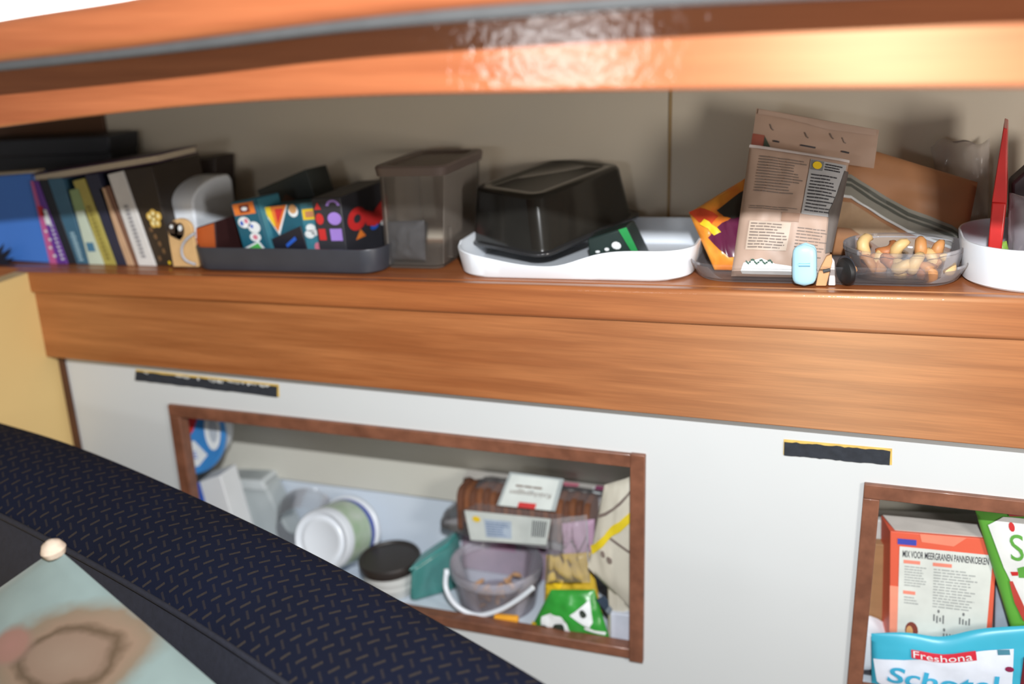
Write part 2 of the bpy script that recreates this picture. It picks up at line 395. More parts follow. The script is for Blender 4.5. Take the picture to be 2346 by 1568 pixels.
# overhead: curved valance, rail above it, bright window at the far left
def band(name, pts_t, pts_b, Y0, Y1, mat, parent, bevel=.003, seg=2, n=6):
    T = spline([at(x, y, Y0) for x, y in pts_t], n); B = spline([at(x, y, Y0) for x, y in pts_b], n)
    vs, fs = [], []
    for t, b in zip(T, B): vs += [t, b, Vector((b.x, Y1, b.z)), Vector((t.x, Y1, t.z))]
    m = len(T)
    for i in range(m - 1):
        a = i * 4; b = a + 4
        for k in range(4): fs.append((a + k, a + (k + 1) % 4, b + (k + 1) % 4, b + k))
    fs += [(0, 1, 2, 3), ((m - 1) * 4 + 3, (m - 1) * 4 + 2, (m - 1) * 4 + 1, (m - 1) * 4)]
    return mesh(name, vs, fs, mat, parent, bevel=bevel, seg=seg)
va = tag(bpy.data.objects.new('trim_4', None), kind=ST); COL.objects.link(va)
band('valance', [(-700, 170), (-260, 120), (0, 90), (400, 40), (800, 0), (1200, -35), (1600, -60), (2000, -75), (2346, -80), (3000, -85), (4200, -90)],
     [(-700, 400), (-260, 332), (0, 293), (400, 247), (800, 223), (1200, 213), (1600, 207), (2000, 204), (2346, 203), (3000, 206), (4200, 216)], -.45, -.425, TEAK_V, va, .004, 3)
RY = -.525
band('grey_shade_strip', [(-300, 170), (0, 140), (400, 95), (800, 42), (1200, 5), (1600, -20), (2000, -45), (2346, -60), (3000, -80), (4600, -120)],
     [(-300, 190), (0, 163), (400, 120), (800, 72), (1200, 40), (1600, 12), (2000, -8), (2346, -25), (3000, -50), (4600, -95)], RY + .006, -.451, GREYS, va, .004, 3)  # darkening and reflection of the rail's rounded lower edge, built as a grey strip
band('rail', [(-300, 100), (0, 42), (260, 0), (520, -50), (1000, -120), (1600, -200), (2000, -250), (2346, -280), (3000, -330), (4600, -420)],
     [(-300, 180), (0, 145), (260, 118), (520, 84), (1000, 28), (1600, -15), (2000, -40), (2346, -55), (3000, -72), (4600, -110)], RY, -.451, TEAK_V, va, .012, 4)
struct(abox('wall_upper', -1.9, XR, -.43, -.41, -.03, .6, M('cabin_side', (196, 182, 160), .5, .04, 4)))
wn = tag(bpy.data.objects.new('window_1', None), kind=ST); COL.objects.link(wn)
gm = bpy.data.materials.new('bright_window'); gm.use_nodes = True; gb = gm.node_tree.nodes['Principled BSDF']
gb.inputs['Emission Color'].default_value = (1, .97, .95, 1); gb.inputs['Emission Strength'].default_value = 4; gb.inputs['Base Color'].default_value = (.8, .8, .8, 1)
q = [at(-320, 45, -.46), at(420, -85, -.46), at(420, -5, -.46), at(-320, 100, -.46)]
hexa('pane', q, shift(q, (0, .004, 0)), gm, wn, 0)
q = [at(-330, -60, -.47), at(430, -260, -.47), at(430, -96, -.47), at(-330, 44, -.47)]
hexa('window_frame', q, shift(q, (0, .02, 0)), M('window_frame', (150, 120, 122), .5), wn, .002)
# dark hook-and-loop strips stuck on the locker front
VEL = M('velcro', (40, 44, 52), .8, .2, 90, bump=.4); GLUE = M('old_glue', (214, 180, 96), .6, .15, 60); FILM = M('torn_film', (196, 198, 196), .6, .1, 60)
def strip(px, lab, worn, seed):
    q = quad(px, -.0012); t = root('tape_strip', lab, 'tape', (q[0] + q[2]) / 2, 'dark strips on the locker front')
    g = [q[0] + Vector((-.001, .0005, .0022)), q[1] + Vector((.002, .0005, .002)), q[2] + Vector((.003, .0005, 0)), q[3] + Vector((-.001, .0005, 0))]
    hexa('glue_residue', g, shift(g, (0, .0006, 0)), GLUE, t, 0)
    r = random.Random(seed); n = 26; f = qfn(q); vs = []
    for i in range(n + 1):
        u = i / n; vs += [f(u, .02 + .08 * r.random()), f(u, .96 + .06 * r.random())]
    fs = [(2 * i, 2 * i + 2, 2 * i + 3, 2 * i + 1) for i in range(n)]; k = len(vs); vs2 = vs + [p + Vector((0, .0018, 0)) for p in vs]
    vs2 = [p + Vector((0, -.0012, 0)) for p in vs2]
    fs += [tuple(reversed([j + k for j in ff])) for ff in fs] + [(2 * i, 2 * i + k, 2 * i + 2 + k, 2 * i + 2) for i in range(n)] + [(2 * i + 1, 2 * i + 3, 2 * i + 3 + k, 2 * i + 1 + k) for i in range(n)]
    mesh('strip_pad', vs2, fs, VEL, t)
    if worn:
        ps = []
        for i in range(22):
            u = r.random() ** .8 * .9; h = .1 + .35 * r.random() * (1 if .35 < u < .75 else .5); w = .02 + .05 * r.random()
            ps.append([(u, .0), (min(u + w, 1), .02), (min(u + w * .7, 1), h), (u + w * .2, h * .7)])
        tag(decal('torn_film', f, ps, FILM, t, off=.0018), kind='stuff')
strip([(312, 850), (636, 884), (636, 910), (310, 872)], 'worn dark strip with torn white film, above the left locker opening', True, 3)
strip([(1797, 1011), (2040, 1032), (2038, 1066), (1796, 1043)], 'clean dark strip with yellow glue edge, above the right locker opening', False, 5)

# ------------------------------------------------------------------ settee back and cushion in the foreground
def fabric():
    m = bpy.data.materials.new('navy_weave'); m.use_nodes = True; nt = m.node_tree; N = nt.nodes; L = nt.links; b = N['Principled BSDF']
    uv = N.new('ShaderNodeUVMap'); mp = N.new('ShaderNodeMapping'); mp.inputs['Rotation'].default_value = (0, 0, math.radians(-32)); L.new(uv.outputs[0], mp.inputs[0])
    mp.inputs['Scale'].default_value = (62, 62, 62); sx = N.new('ShaderNodeSeparateXYZ'); L.new(mp.outputs[0], sx.inputs[0])
    def mt(op, a, bb=None, c=None):
        n = N.new('ShaderNodeMath'); n.operation = op
        for i, x in enumerate((a, bb, c)):
            if x is None: continue
            if isinstance(x, (int, float)): n.inputs[i].default_value = x
            else: L.new(x, n.inputs[i])
        return n.outputs[0]
    X, Y = sx.outputs[0], sx.outputs[1]
    par = mt('FLOORED_MODULO', mt('ADD', mt('FLOOR', X), mt('FLOOR', Y)), 2)
    fx = mt('ABSOLUTE', mt('SUBTRACT', mt('FRACT', X), .5)); fy = mt('ABSOLUTE', mt('SUBTRACT', mt('FRACT', Y), .5))
    d1 = mt('MULTIPLY', mt('LESS_THAN', fx, .11), mt('LESS_THAN', fy, .42)); d2 = mt('MULTIPLY', mt('LESS_THAN', fy, .10), mt('LESS_THAN', fx, .42))
    dash = mt('ADD', mt('MULTIPLY', d1, par), mt('MULTIPLY', mt('MULTIPLY', d2, mt('SUBTRACT', 1, par)), .55))
    nz = N.new('ShaderNodeTexNoise'); nz.inputs['Scale'].default_value = 400; L.new(uv.outputs[0], nz.inputs['Vector'])
    n2 = N.new('ShaderNodeTexNoise'); n2.inputs['Scale'].default_value = 5; L.new(uv.outputs[0], n2.inputs['Vector'])
    base = N.new('ShaderNodeMix'); base.data_type = 'RGBA'; base.inputs[6].default_value = lin((21, 23, 34)); base.inputs[7].default_value = lin((22, 29, 52)); L.new(n2.outputs['Fac'], base.inputs[0])
    mx = N.new('ShaderNodeMix'); mx.data_type = 'RGBA'; L.new(mt('MULTIPLY', dash, mt('MULTIPLY_ADD', nz.outputs['Fac'], .8, .45)), mx.inputs[0]); L.new(base.outputs[2], mx.inputs[6]); mx.inputs[7].default_value = lin((60, 54, 50))
    L.new(mx.outputs[2], b.inputs['Base Color']); b.inputs['Roughness'].default_value = .95; b.inputs['Specular IOR Level'].default_value = .12
    bp = N.new('ShaderNodeBump'); bp.inputs['Strength'].default_value = .3; bp.inputs['Distance'].default_value = .001; L.new(nz.outputs['Fac'], bp.inputs['Height']); L.new(bp.outputs[0], b.inputs['Normal'])
    return m
FAB = fabric(); FABP = M('navy_plain', (36, 38, 50), .85, .12, 120, bump=.3)
path = [(-70, 948, -.592), (0, 966, -.598), (180, 1022, -.61), (430, 1128, -.625), (700, 1258, -.64), (1000, 1420, -.652), (1250, 1566, -.66), (1520, 1740, -.668)]
P = spline([atz(*p) for p in path], 8)
def offs(i): 
    d = (P[min(i + 1, len(P) - 1)] - P[max(i - 1, 0)]); d.z = 0; d.normalize(); n = Vector((d.y, -d.x, 0)); return n if n.y < 0 else -n
prof = [(-.012, -.35), (-.012, -.03), (-.006, -.008), (.004, 0), (.03, .002), (.07, -.001), (.105, -.010), (.130, -.022), (.150, -.038)]
prof2 = [(.150, -.038), (.166, -.062), (.176, -.095), (.184, -.14), (.186, -.20), (.186, -.42)]
def sweep(name, pr, mat, parent, close=None):
    vs, fs, uvs = [], [], []; L_ = [0]
    for a, b in zip(pr, pr[1:]): L_.append(L_[-1] + math.hypot(b[0] - a[0], b[1] - a[1]))
    s = 0
    for i, p in enumerate(P):
        if i: s += (p - P[i - 1]).length
        n = offs(i)
        for k, (h, z) in enumerate(pr): vs.append(p + n * h + Vector((0, 0, z))); uvs.append((s, L_[k]))
    m = len(pr)
    for i in range(len(P) - 1):
        for k in range(m - 1): fs.append((i * m + k, i * m + k + 1, (i + 1) * m + k + 1, (i + 1) * m + k))
    me = bpy.data.meshes.new(name); me.from_pydata(vs, [], fs); u = me.uv_layers.new(name='UVMap')
    for l in me.loops: u.data[l.index].uv = uvs[l.vertex_index]
    bm = bmesh.new(); bm.from_mesh(me); bmesh.ops.recalc_face_normals(bm, faces=bm.faces); bm.to_mesh(me); bm.free()
    return link(name, me, mat, parent, True)
se = root('settee_back', 'dark navy settee backrest with a tan dash weave in the foreground', 'settee', (P[20].x, P[20].y, -1.0))
sweep('patterned_top', prof, FAB, se); sweep('front_cover', prof2, FABP, se)
pip = [P[i] + offs(i) * .151 + Vector((0, 0, -.037)) for i in range(len(P))]
tube('piping', pip, .004, FABP, se)
# throw cushion, corner up, leaning on the settee back
cq = [atz(132, 1258, -.56), atz(640, 1600, -.56), atz(250, 2150, -.62), atz(-330, 1640, -.62)]
cq = [Vector((p.x, p.y, p.z)) for p in (at(130, 1256, -.52), at(600, 1660, -.56), at(150, 2150, -.62), at(-420, 1640, -.58))]
SAGE = M('sage_fabric', (126, 142, 140), .95, .14, 10, bump=.4, sheen=.2); TANF = M('tan_print', (122, 102, 86), .9, .35, 20, bump=.3); TAND = M('brown_print', (80, 62, 44), .9, .25, 30); ROSE = M('rose_print', (126, 92, 82), .9, .15, 40)
cu = root('throw_cushion', 'sage green throw cushion with a tan and brown print at bottom left', 'cushion', cq[2])
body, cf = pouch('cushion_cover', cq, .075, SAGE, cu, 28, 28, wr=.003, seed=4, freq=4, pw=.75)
tip = cf(.012, .012); lathe('corner_tuft', tip + Vector((0, 0, -.006)), Vector((-.15, -.1, 1)), [(.0, 0), (.011, .003), (.014, .010), (.010, .018), (.003, .022), (0, .0222)], M('pale_tuft', (216, 196, 176), .9, .15, 90), cu, 14)
def cushion_print_shade(m):                    # printed tan motif, ringed by a grey halo of painted shade, in cloth coordinates
    nt = m.node_tree; N = nt.nodes; L = nt.links; b = N['Principled BSDF']; rp = [n for n in N if n.type == 'VALTORGB'][0]
    uv = N.new('ShaderNodeUVMap'); nz = N.new('ShaderNodeTexNoise'); nz.inputs['Scale'].default_value = 9; nz.inputs['Detail'].default_value = 4; L.new(uv.outputs[0], nz.inputs['Vector'])
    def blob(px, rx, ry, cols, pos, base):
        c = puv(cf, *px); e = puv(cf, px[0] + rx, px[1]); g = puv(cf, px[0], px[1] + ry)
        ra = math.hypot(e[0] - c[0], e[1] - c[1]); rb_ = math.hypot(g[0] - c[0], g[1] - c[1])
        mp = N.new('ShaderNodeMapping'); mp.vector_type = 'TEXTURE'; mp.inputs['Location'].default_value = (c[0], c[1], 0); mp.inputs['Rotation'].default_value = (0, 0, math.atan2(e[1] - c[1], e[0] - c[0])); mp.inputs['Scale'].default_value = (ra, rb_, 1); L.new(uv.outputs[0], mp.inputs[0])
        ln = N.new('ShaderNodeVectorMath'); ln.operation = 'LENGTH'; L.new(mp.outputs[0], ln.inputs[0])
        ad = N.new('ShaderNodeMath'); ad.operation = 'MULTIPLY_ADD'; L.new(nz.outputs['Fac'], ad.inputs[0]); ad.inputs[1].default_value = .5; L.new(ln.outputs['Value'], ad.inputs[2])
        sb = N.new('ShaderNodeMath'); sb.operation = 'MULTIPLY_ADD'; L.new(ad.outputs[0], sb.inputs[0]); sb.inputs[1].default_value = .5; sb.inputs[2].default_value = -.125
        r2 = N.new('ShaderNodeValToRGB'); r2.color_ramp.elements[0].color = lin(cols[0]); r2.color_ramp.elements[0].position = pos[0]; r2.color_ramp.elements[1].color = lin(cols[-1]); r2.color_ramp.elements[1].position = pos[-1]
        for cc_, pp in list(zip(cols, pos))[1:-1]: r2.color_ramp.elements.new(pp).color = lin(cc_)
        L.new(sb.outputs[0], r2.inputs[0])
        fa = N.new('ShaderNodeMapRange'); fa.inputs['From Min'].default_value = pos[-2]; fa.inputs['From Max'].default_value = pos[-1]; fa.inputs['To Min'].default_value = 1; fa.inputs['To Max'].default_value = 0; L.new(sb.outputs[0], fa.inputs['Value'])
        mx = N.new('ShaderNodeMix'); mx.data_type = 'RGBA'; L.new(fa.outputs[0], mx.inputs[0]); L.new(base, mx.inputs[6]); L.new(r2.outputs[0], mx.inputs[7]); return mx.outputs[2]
    c_ = blob((150, 1510), 180, 105, [(128, 108, 92), (122, 100, 84), (84, 66, 48), (126, 104, 86), (118, 102, 84), (112, 114, 104)], [.0, .24, .31, .38, .46, .62], rp.outputs[0])  # last ramp colour paints in the shading of the lower cushion
    c_ = blob((25, 1478), 60, 50, [(140, 100, 90), (134, 98, 86), (120, 100, 88)], [.0, .3, .5], c_)
    L.new(c_, b.inputs['Base Color'])
cushion_print_shade(SAGE)

# ------------------------------------------------------------------ books at the left end of the shelf
def book(px, Y, depth, mat, lab, grp='row of leaning books', marks=None, top=.006):
    q = quad(px, Y, 'shelf'); d = Vector((0, depth, 0)); c = (q[2] + q[3]) / 2
    t = root('book', lab, 'book', c, grp)
    w = (q[1] - q[0]); th = .0022 / w.length
    f = qfn(q)
    spine = [q[0], q[1], q[2], q[3]]; sd = Vector((0, .003, 0))
    spo = hexa('spine', spine, shift(spine, sd), mat, t, .0008)
    a = [q[0] + sd, q[0] + w * th + sd, q[3] + w * th + sd, q[3] + sd]; hexa('cover', a, shift(a, d), mat, t, .0004)
    b = [q[1] - w * th + sd, q[1] + sd, q[2] + sd, q[2] - w * th + sd]; hexa('cover', b, shift(b, d), mat, t, .0004)
    dn = (q[3] - q[0]).normalized() * top
    pg = [a[1] + dn, b[0] + dn, b[3] - dn * .3, a[2] - dn * .3]
    hexa('pages', shift(pg, (0, .0005, 0)), shift(pg, d * .96), PAGES, t, 0)
    if marks: marks(f, spo)
    return t
def cm(n, c): return M(n, c, .42, .06, 40)
def mk_purple(f, t):
    decal('print', f, [rect(0, 0, .42, 1)], cm('spine_pink', (196, 96, 150)), t, .0006); decal('print', f, [rect(.1, .30, .6, .42)], RED, t, .001); decal('print', f, [rect(.45, .34, .9, .52)], WPR, t, .001)
    decal('print', f, [ell(.3 + .12 * (i % 2), .6 + .1 * i, .1, .018, 8) for i in range(4)], WPR, t, .0012); decal('print', f, [[(.75, .52 + .05 * i), (1, .535 + .05 * i), (.78, .55 + .05 * i)] for i in range(9)], WPR, t, .0012)
def mk_text(u0, u1, v0, v1, mat, n=9, seed=1):
    def g(f, t):
        r = random.Random(seed); dv = (v1 - v0) / n
        decal('title_print', f, [rect(u0 + .1 * r.random() * (u1 - u0), v0 + dv * i, u1 - .15 * r.random() * (u1 - u0), v0 + dv * (i + .72)) for i in range(n)], mat, t, .0009)
    return g
book([(70, 415), (86, 415), (155, 604), (115, 604)], .018, .11, cm('spine_violet', (104, 58, 150)), 'purple book with pink spine edge, leftmost of the leaning row', marks=mk_purple)
book([(87, 413), (107, 412), (177, 606), (156, 606)], .02, .11, cm('spine_black', (34, 36, 44)), 'black book between the purple and the teal blue book')
book([(108, 410), (142, 408), (204, 608), (177, 608)], .02, .11, cm('spine_teal', (64, 104, 128)), 'teal blue book with pale lettering low on its spine', marks=mk_text(.3, .72, .62, .97, cm('spine_lt', (150, 182, 196)), 9, 2))
def mk_pale(f, t):
    decal('print', f, [rect(.2, .70, .75, .82)], cm('spine_blue_mark', (70, 120, 150)), t, .0009); decal('print', f, [rect(0, .0, 1, .28)], cm('spine_greenish', (136, 158, 110)), t, .0006)
book([(159, 436), (180, 432), (239, 610), (205, 610)], .018, .11, cm('spine_pale', (196, 208, 190)), 'pale green book with a small blue mark on its spine', marks=mk_pale)
book([(166, 415), (192, 409), (267, 611), (240, 611)], .018, .11, cm('spine_olive', (174, 162, 84)), 'olive yellow book leaning in the row', marks=mk_text(.35, .7, .3, .95, cm('spine_olive_d', (140, 128, 62)), 14, 4))
book([(194, 402), (224, 398), (291, 611), (268, 611)], .018, .11, cm('spine_navy', (44, 46, 66)), 'dark navy book beside the olive yellow one')
book([(226, 432), (239, 430), (308, 611), (292, 611)], .018, .11, cm('spine_tan', (196, 160, 128)), 'thin tan book leaning in the row')
book([(240, 428), (250, 426), (317, 611), (309, 611)], .018, .11, cm('spine_brown', (120, 84, 66)), 'thin brown book leaning against the white one')
book([(246, 400), (280, 392), (356, 611), (318, 611)], .018, .11, cm('spine_white', (214, 212, 210)), 'white book with grey lettering down its spine', marks=mk_text(.35, .66, .34, .92, cm('spine_grey', (150, 148, 152)), 14, 6))
def mk_gold(f, t):
    g = cm('gold_flower', (214, 176, 84)); w = cm('cream_flower', (238, 226, 170))
    C_ = [(.45, .49), (.62, .46), (.80, .49), (.52, .56), (.70, .56), (.58, .52)]
    decal('print', f, [ell(a, b, .14, .045, 10) for a, b in C_], g, t, .0008); decal('print', f, [ell(a, b, .06, .02, 8) for a, b in C_], w, t, .0012)
    decal('print', f, [ell(.35 + .1 * (i % 4), .62 + .075 * i, .08, .03, 7) for i in range(5)], cm('brown_blotch', (112, 84, 56)), t, .0009); decal('print', f, [ell(.78, .965, .07, .018, 8)], YELP, t, .001)
book([(283, 390), (347, 380), (401, 610), (357, 610)], .022, .12, cm('spine_dark', (48, 38, 30)), 'thick dark book with golden flowers on its spine', marks=mk_gold)
q = quad([(300, 388, .172), (492, 362, .172), (500, 600, .172), (320, 600, .172)], .172, 'shelf')
b_o = root('dark_box_shade', 'tall dark brown box behind the books and white case, partly standing for shadow', 'box', (q[2] + q[3]) / 2)
hexa('box_body', q, shift(q, (0, .06, 0)), M('dark_brown_card_shade', (44, 34, 30), .6, .1), b_o, .002)  # its dark colour also fills in the shadow beside the flat book
# flat book on top of the row
q = quad([(73, 400), (358, 354), (361, 374), (75, 421)], .022); d = Vector((0, .105, 0)); fb = root('book', 'book lying flat with purple cover on top of the leaning row', 'book', q[3], 'row of leaning books')
ex = (q[1] - q[0]).normalized(); dn = (q[3] - q[0])
a = [q[0], q[1], q[1] + dn * .14, q[0] + dn * .14]; hexa('cover', a, shift(a, d), cm('cover_plum', (64, 40, 66)), fb, .0006)
a = [q[3] - dn * .14, q[2] - dn * .14, q[2], q[3]]; hexa('cover', a, shift(a, d), cm('cover_plum', (64, 40, 66)), fb, .0006)
a = [q[0] + dn * .14 + Vector((.003, .003, 0)), q[1] + dn * .14 + Vector((-.002, .003, 0)), q[2] - dn * .14 + Vector((-.002, .003, 0)), q[3] - dn * .14 + Vector((.003, .003, 0))]; hexa('pages', a, shift(a, d * .95), PAGES, fb, 0)
a = [q[0] + Vector((-.002, 0, 0)), q[0] + Vector((.0005, 0, 0)), q[3] + Vector((.0005, 0, 0)), q[3] + Vector((-.002, 0, 0))]; hexa('spine', a, shift(a, d), cm('cover_plum', (64, 40, 66)), fb, .0004)
# blue folder and black box at the far left
q = quad([(-70, 408), (74, 398), (112, 603), (-70, 628)], .022, 'shelf'); q[3].z = q[2].z
bf = root('folder', 'bright blue folder standing at the far left end of the shelf', 'folder', (q[2] + q[3]) / 2)
hexa('folder_cover', q, shift(q, (0, .035, 0)), M('folder_blue', (72, 126, 212), .35, .05, 10), bf, .002)
a = [q[1] + Vector((-.004, .006, .003)), q[1] + Vector((-.0005, .006, .003)), q[2] + Vector((.0, .006, .004)), q[2] + Vector((-.004, .006, .004))]; hexa('inserts', shift([q[0], q[1], q[1] + (q[2] - q[1]) * .03, q[0] + (q[3] - q[0]) * .03], (0, .006, .004)), shift([q[0], q[1], q[1] + (q[2] - q[1]) * .03, q[0] + (q[3] - q[0]) * .03], (0, .028, .004)), PAGES, bf, 0)
q = quad([(-80, 327), (252, 314), (262, 560), (-80, 560)], .15, 'shelf')
bb = root('storage_box', 'black storage box at the back above the blue folder', 'box', (q[2] + q[3]) / 2)
hexa('box_body', q, shift(q, (0, .075, 0)), M('box_black', (40, 42, 48), .5, .1), bb, .004)
l_ = shift([q[0], q[1], q[1] + (q[2] - q[1]) * .16, q[0] + (q[3] - q[0]) * .16], (0, -.003, .002)); hexa('lid', l_, shift(l_, (0, .08, 0)), M('box_lid_black', (46, 48, 54), .5, .1), bb, .003)
# dark spiky leaves at the far left edge
sg = root('leaf_sprig', 'small dark spiky sprig in front of the blue folder at the far left', 'sprig', at(-10, 618, .004))
LEAFD = M('dark_leaf', (26, 28, 44), .6, .2, 60)
for tip in ((28, 566), (34, 590), (10, 556), (38, 606)):
    b0 = at(-22, 616, .006); tp = at(tip[0], tip[1], .001); m1 = (b0 + tp) / 2; sd = (tp - b0).cross(Vector((0, 1, 0))).normalized() * .0055
    mesh('leaf', [b0 - sd * .3, b0 + sd * .3, m1 + sd, m1 - sd, tp, m1 + Vector((0, -.002, 0))], [(0, 1, 5), (1, 2, 5), (2, 4, 5), (4, 3, 5), (3, 0, 5)], LEAFD, sg)
# wooden tag with dark eyes
tg = root('wooden_tag', 'round-topped wooden tag with dark painted eyes and silver cord', 'tag', at(420, 612, .004))
PLY = M('plywood', (206, 168, 118), .55, .08, 40)
out = [(397, 612)] + [(388, 560), (384, 530)] + [(412 + 29 * math.cos(a), 530 - 29 * math.sin(a)) for a in [math.pi * (1 - k / 10) for k in range(1, 11)]] + [(446, 560), (455, 612)]
plate('tag_board', out, .004, .006, PLY, tg)
tf = qfn(quad([(380, 500), (460, 500), (460, 612), (380, 612)], .004))
decal('eye', tf, [ell(.22, .22, .15, .16, 14), ell(.40, .26, .14, .17, 14), [(.1, .3), (.52, .34), (.42, .45), (.25, .40)]], M('burnt_ink', (58, 44, 36), .5), tg, .0008)
decal('eye', tf, [ell(.17, .17, .05, .04, 10), ell(.42, .2, .06, .06, 10)], WPR, tg, .0012)
tube('cord', spline([at(447, 534, .002), at(428, 548, .0), at(417, 566, 0), at(418, 585, 0), at(428, 598, 0), at(448, 606, .001)], 6), .0022, M('silver_cord', (176, 178, 186), .4, .15, 200), tg)
# white round-edged case
xa, xb_ = at(385, 480, .05).x, at(445, 490, .05).x; zt = at(465, 402, .13).z; zb = shelf_z(xb_) + .0005; zm = at(440, 470, .05).z
pr = [(.052, zb), (.05, zm)] + [(.05 + .08 * (1 - math.cos(t)), zm + (zt - zm) * math.sin(t)) for t in [math.pi / 2 * k / 10 for k in range(1, 11)]] + [(.158, zt - .002), (.165, zt - .012), (.165, zb)]
vs = [Vector((xa, y, z)) for y, z in pr] + [Vector((xb_, y, z)) for y, z in pr]; n = len(pr)
cs = root('bread_case', 'white plastic case with rounded front top behind the wooden tag', 'case', ((xa + xb_) / 2, .108, zb))
mesh('case_body', vs, [tuple(range(n)), tuple(reversed(range(n, 2 * n)))] + [(i, (i + 1) % n, n + (i + 1) % n, n + i) for i in range(n)], WHT, cs, bevel=.004, seg=3)
xm = xb_ + .0005; mesh('side_seam', [Vector((xm, .056, zb + .03)), Vector((xm + .001, .056, zb + .03)), Vector((xm + .001, .16, zb + .03)), Vector((xm, .16, zb + .03)), Vector((xm, .056, zb + .031)), Vector((xm + .001, .056, zb + .031)), Vector((xm + .001, .16, zb + .031)), Vector((xm, .16, zb + .031))], BOXF, GREYS, cs)

# ------------------------------------------------------------------ charcoal tray with games
def open_tub(name, px_l, px_r, py_top, Yf, depth, mat, rad, wall, lab, cat, bot_in=.004, partname='tray_wall', py_t_ref=None, base_h=.002, n=8, dip=None, sub=1):
    ym = Yf + depth / 2
    xl, xr = at(px_l, py_top + 25, Yf + rad * .5).x, at(px_r, py_top + 25, Yf + rad * .5).x
    cx = (xl + xr) / 2; hw = (xr - xl) / 2; z0 = shelf_z(cx) + .0006
    zt = at((px_l + px_r) / 2 if py_t_ref is None else py_t_ref, py_top, Yf); h = zt.z - shelf_z(zt.x); hd = depth / 2
    t = root(name, lab, cat, (cx, ym, z0))
    lv = [(0, hw - bot_in - .003, hd - bot_in - .003, rad), (.003, hw - bot_in, hd - bot_in, rad), (h - .002, hw - .0005, hd - .0005, rad), (h, hw - .001, hd - .001, rad), (h, hw - wall, hd - wall, rad - wall * .5), (h - .004, hw - wall, hd - wall, rad - wall * .5), (base_h + .002, hw - wall - bot_in, hd - wall - bot_in, rad - wall)]
    tub(partname, cx, ym, z0, lv, mat, t, tilt=.03, n=n, dip=dip, sub=sub)
    return t, cx, hw, ym, z0, h
open_tub('game_tray', 447, 876, 572, -.006, .215, CHAR, .03, .003, 'charcoal plastic tray holding card games on the shelf', 'tray')
TB = .003                                 # things in the tray stand on its base
def tray_quad(px, Y):
    q = quad(px, Y, 'shelf')
    for i in (2, 3): q[i].z += TB + .002
    return q
q = tray_quad([(449, 522), (492, 508), (496, 580), (449, 580)], .02); DMA = M('maroon_card', (54, 28, 28), .5, .1, 30); d = Vector((.01, .13, 0))
g1 = root('card_box', 'small maroon box with an orange end at the left of the tray', 'box', (q[2] + q[3]) / 2)
hexa('box_body', q, shift(q, d), DMA, g1, .001); decal('end_panel', qfn(q), [rect(.03, .03, .97, .97)], M('rust_card', (176, 84, 36), .5, .08), g1, .0012)
# teal card box with white pieces and a green tile
q = tray_quad([(527, 464), (583, 454), (625, 600), (567, 600)], .03); d = Vector((.012, .05, 0))
g2 = root('card_box', 'teal card game box with white figures and a green tile', 'box', (q[2] + q[3]) / 2)
hexa('box_body', q, shift(q, d), TEALP, g2, .001); f = qfn(q)
decal('print', f, [rect(.06, .04, .9, .22)], ORG, g2); decal('print', f, [rect(.3, .07, .7, .19)], ink('print_maroon', (120, 50, 40)), g2, .0011); decal('print', f, [ell(.5, .13, .12, .03, 10)], WPR, g2, .0014)
decal('print', f, [ell(.34, .34, .24, .09, 14), ell(.68, .43, .24, .09, 14), ell(.62, .58, .22, .07, 12), [(.1, .74), (.7, .64), (.98, .84), (.3, .9)]], WPR, g2)
decal('print', f, [[(.22, .75), (.66, .67), (.84, .82), (.36, .87)]], GRN, g2, .0012); decal('print', f, [ell(.44, .32, .08, .04, 8), ell(.62, .58, .1, .04, 8)], PINK, g2, .0012); decal('print', f, [ell(.24, .35, .07, .04, 8), ell(.6, .41, .06, .03, 8)], BLUP, g2, .0012)
decal('side_panel', side_fn(q, d), [rect(.05, .02, .95, .98)], TEALL, g2, .0008)
# teal box with an orange V and a black card
q = tray_quad([(598, 476), (726, 462), (744, 600), (632, 600)], .045); d = Vector((.006, .045, 0))
g3 = root('card_box', 'teal card game box with a yellow and orange V shape', 'box', (q[2] + q[3]) / 2)
hexa('box_body', q, shift(q, d), TEALP, g3, .001); f = qfn(q)
decal('print', f, [[(.0, .0), (.48, .0), (.22, .52)]], WPR, g3); decal('print', f, [[(.03, .0), (.46, .0), (.21, .46)]], ORG, g3, .0012); decal('print', f, [[(.03, .0), (.17, .0), (.19, .34), (.16, .36)]], YELP, g3, .0015); decal('print', f, [[(.24, .05), (.4, .05), (.24, .32)]], RED, g3, .0015)
decal('print', f, [ell(.56, .12, .09, .10, 12)], WPR, g3); decal('print', f, [ell(.56, .08, .07, .08, 12)], ink('print_skin', (200, 150, 100)), g3, .0012)
decal('side_strip', f, [rect(.70, .0, 1, 1)], TEALL, g3); decal('print', f, [rect(.72, .1, .97, .28)], YELP, g3, .0012); decal('print', f, [rect(.77, .14, .92, .24)], ink('print_tanp', (190, 130, 90)), g3, .0015)
decal('print', f, [ell(.83, .42, .09, .07, 10), ell(.80, .52, .1, .07, 10), ell(.9, .50, .08, .05, 10)], WPR, g3, .0012); decal('print', f, [ell(.92, .74, .07, .08, 10)], PINK, g3, .0012)
q = tray_quad([(622, 548), (688, 518), (712, 600), (640, 600)], .03)
g4 = root('playing_card', 'black card with a blue mark leaning against the teal box', 'card', (q[2] + q[3]) / 2)
hexa('card_body', q, shift(q, (0, .003, 0)), M('card_black', (30, 30, 40), .4), g4, .0004); f = qfn(q)
decal('print', f, [[(.4, .35), (.75, .2), (.78, .3), (.42, .45)]], BLUP, g4); decal('print', f, [ell(.1, .68, .16, .12, 12)], ink('print_cream', (236, 196, 170)), g4); decal('print', f, [ell(.55, .72, .14, .07, 10), ell(.85, .68, .12, .08, 10)], WPR, g4)
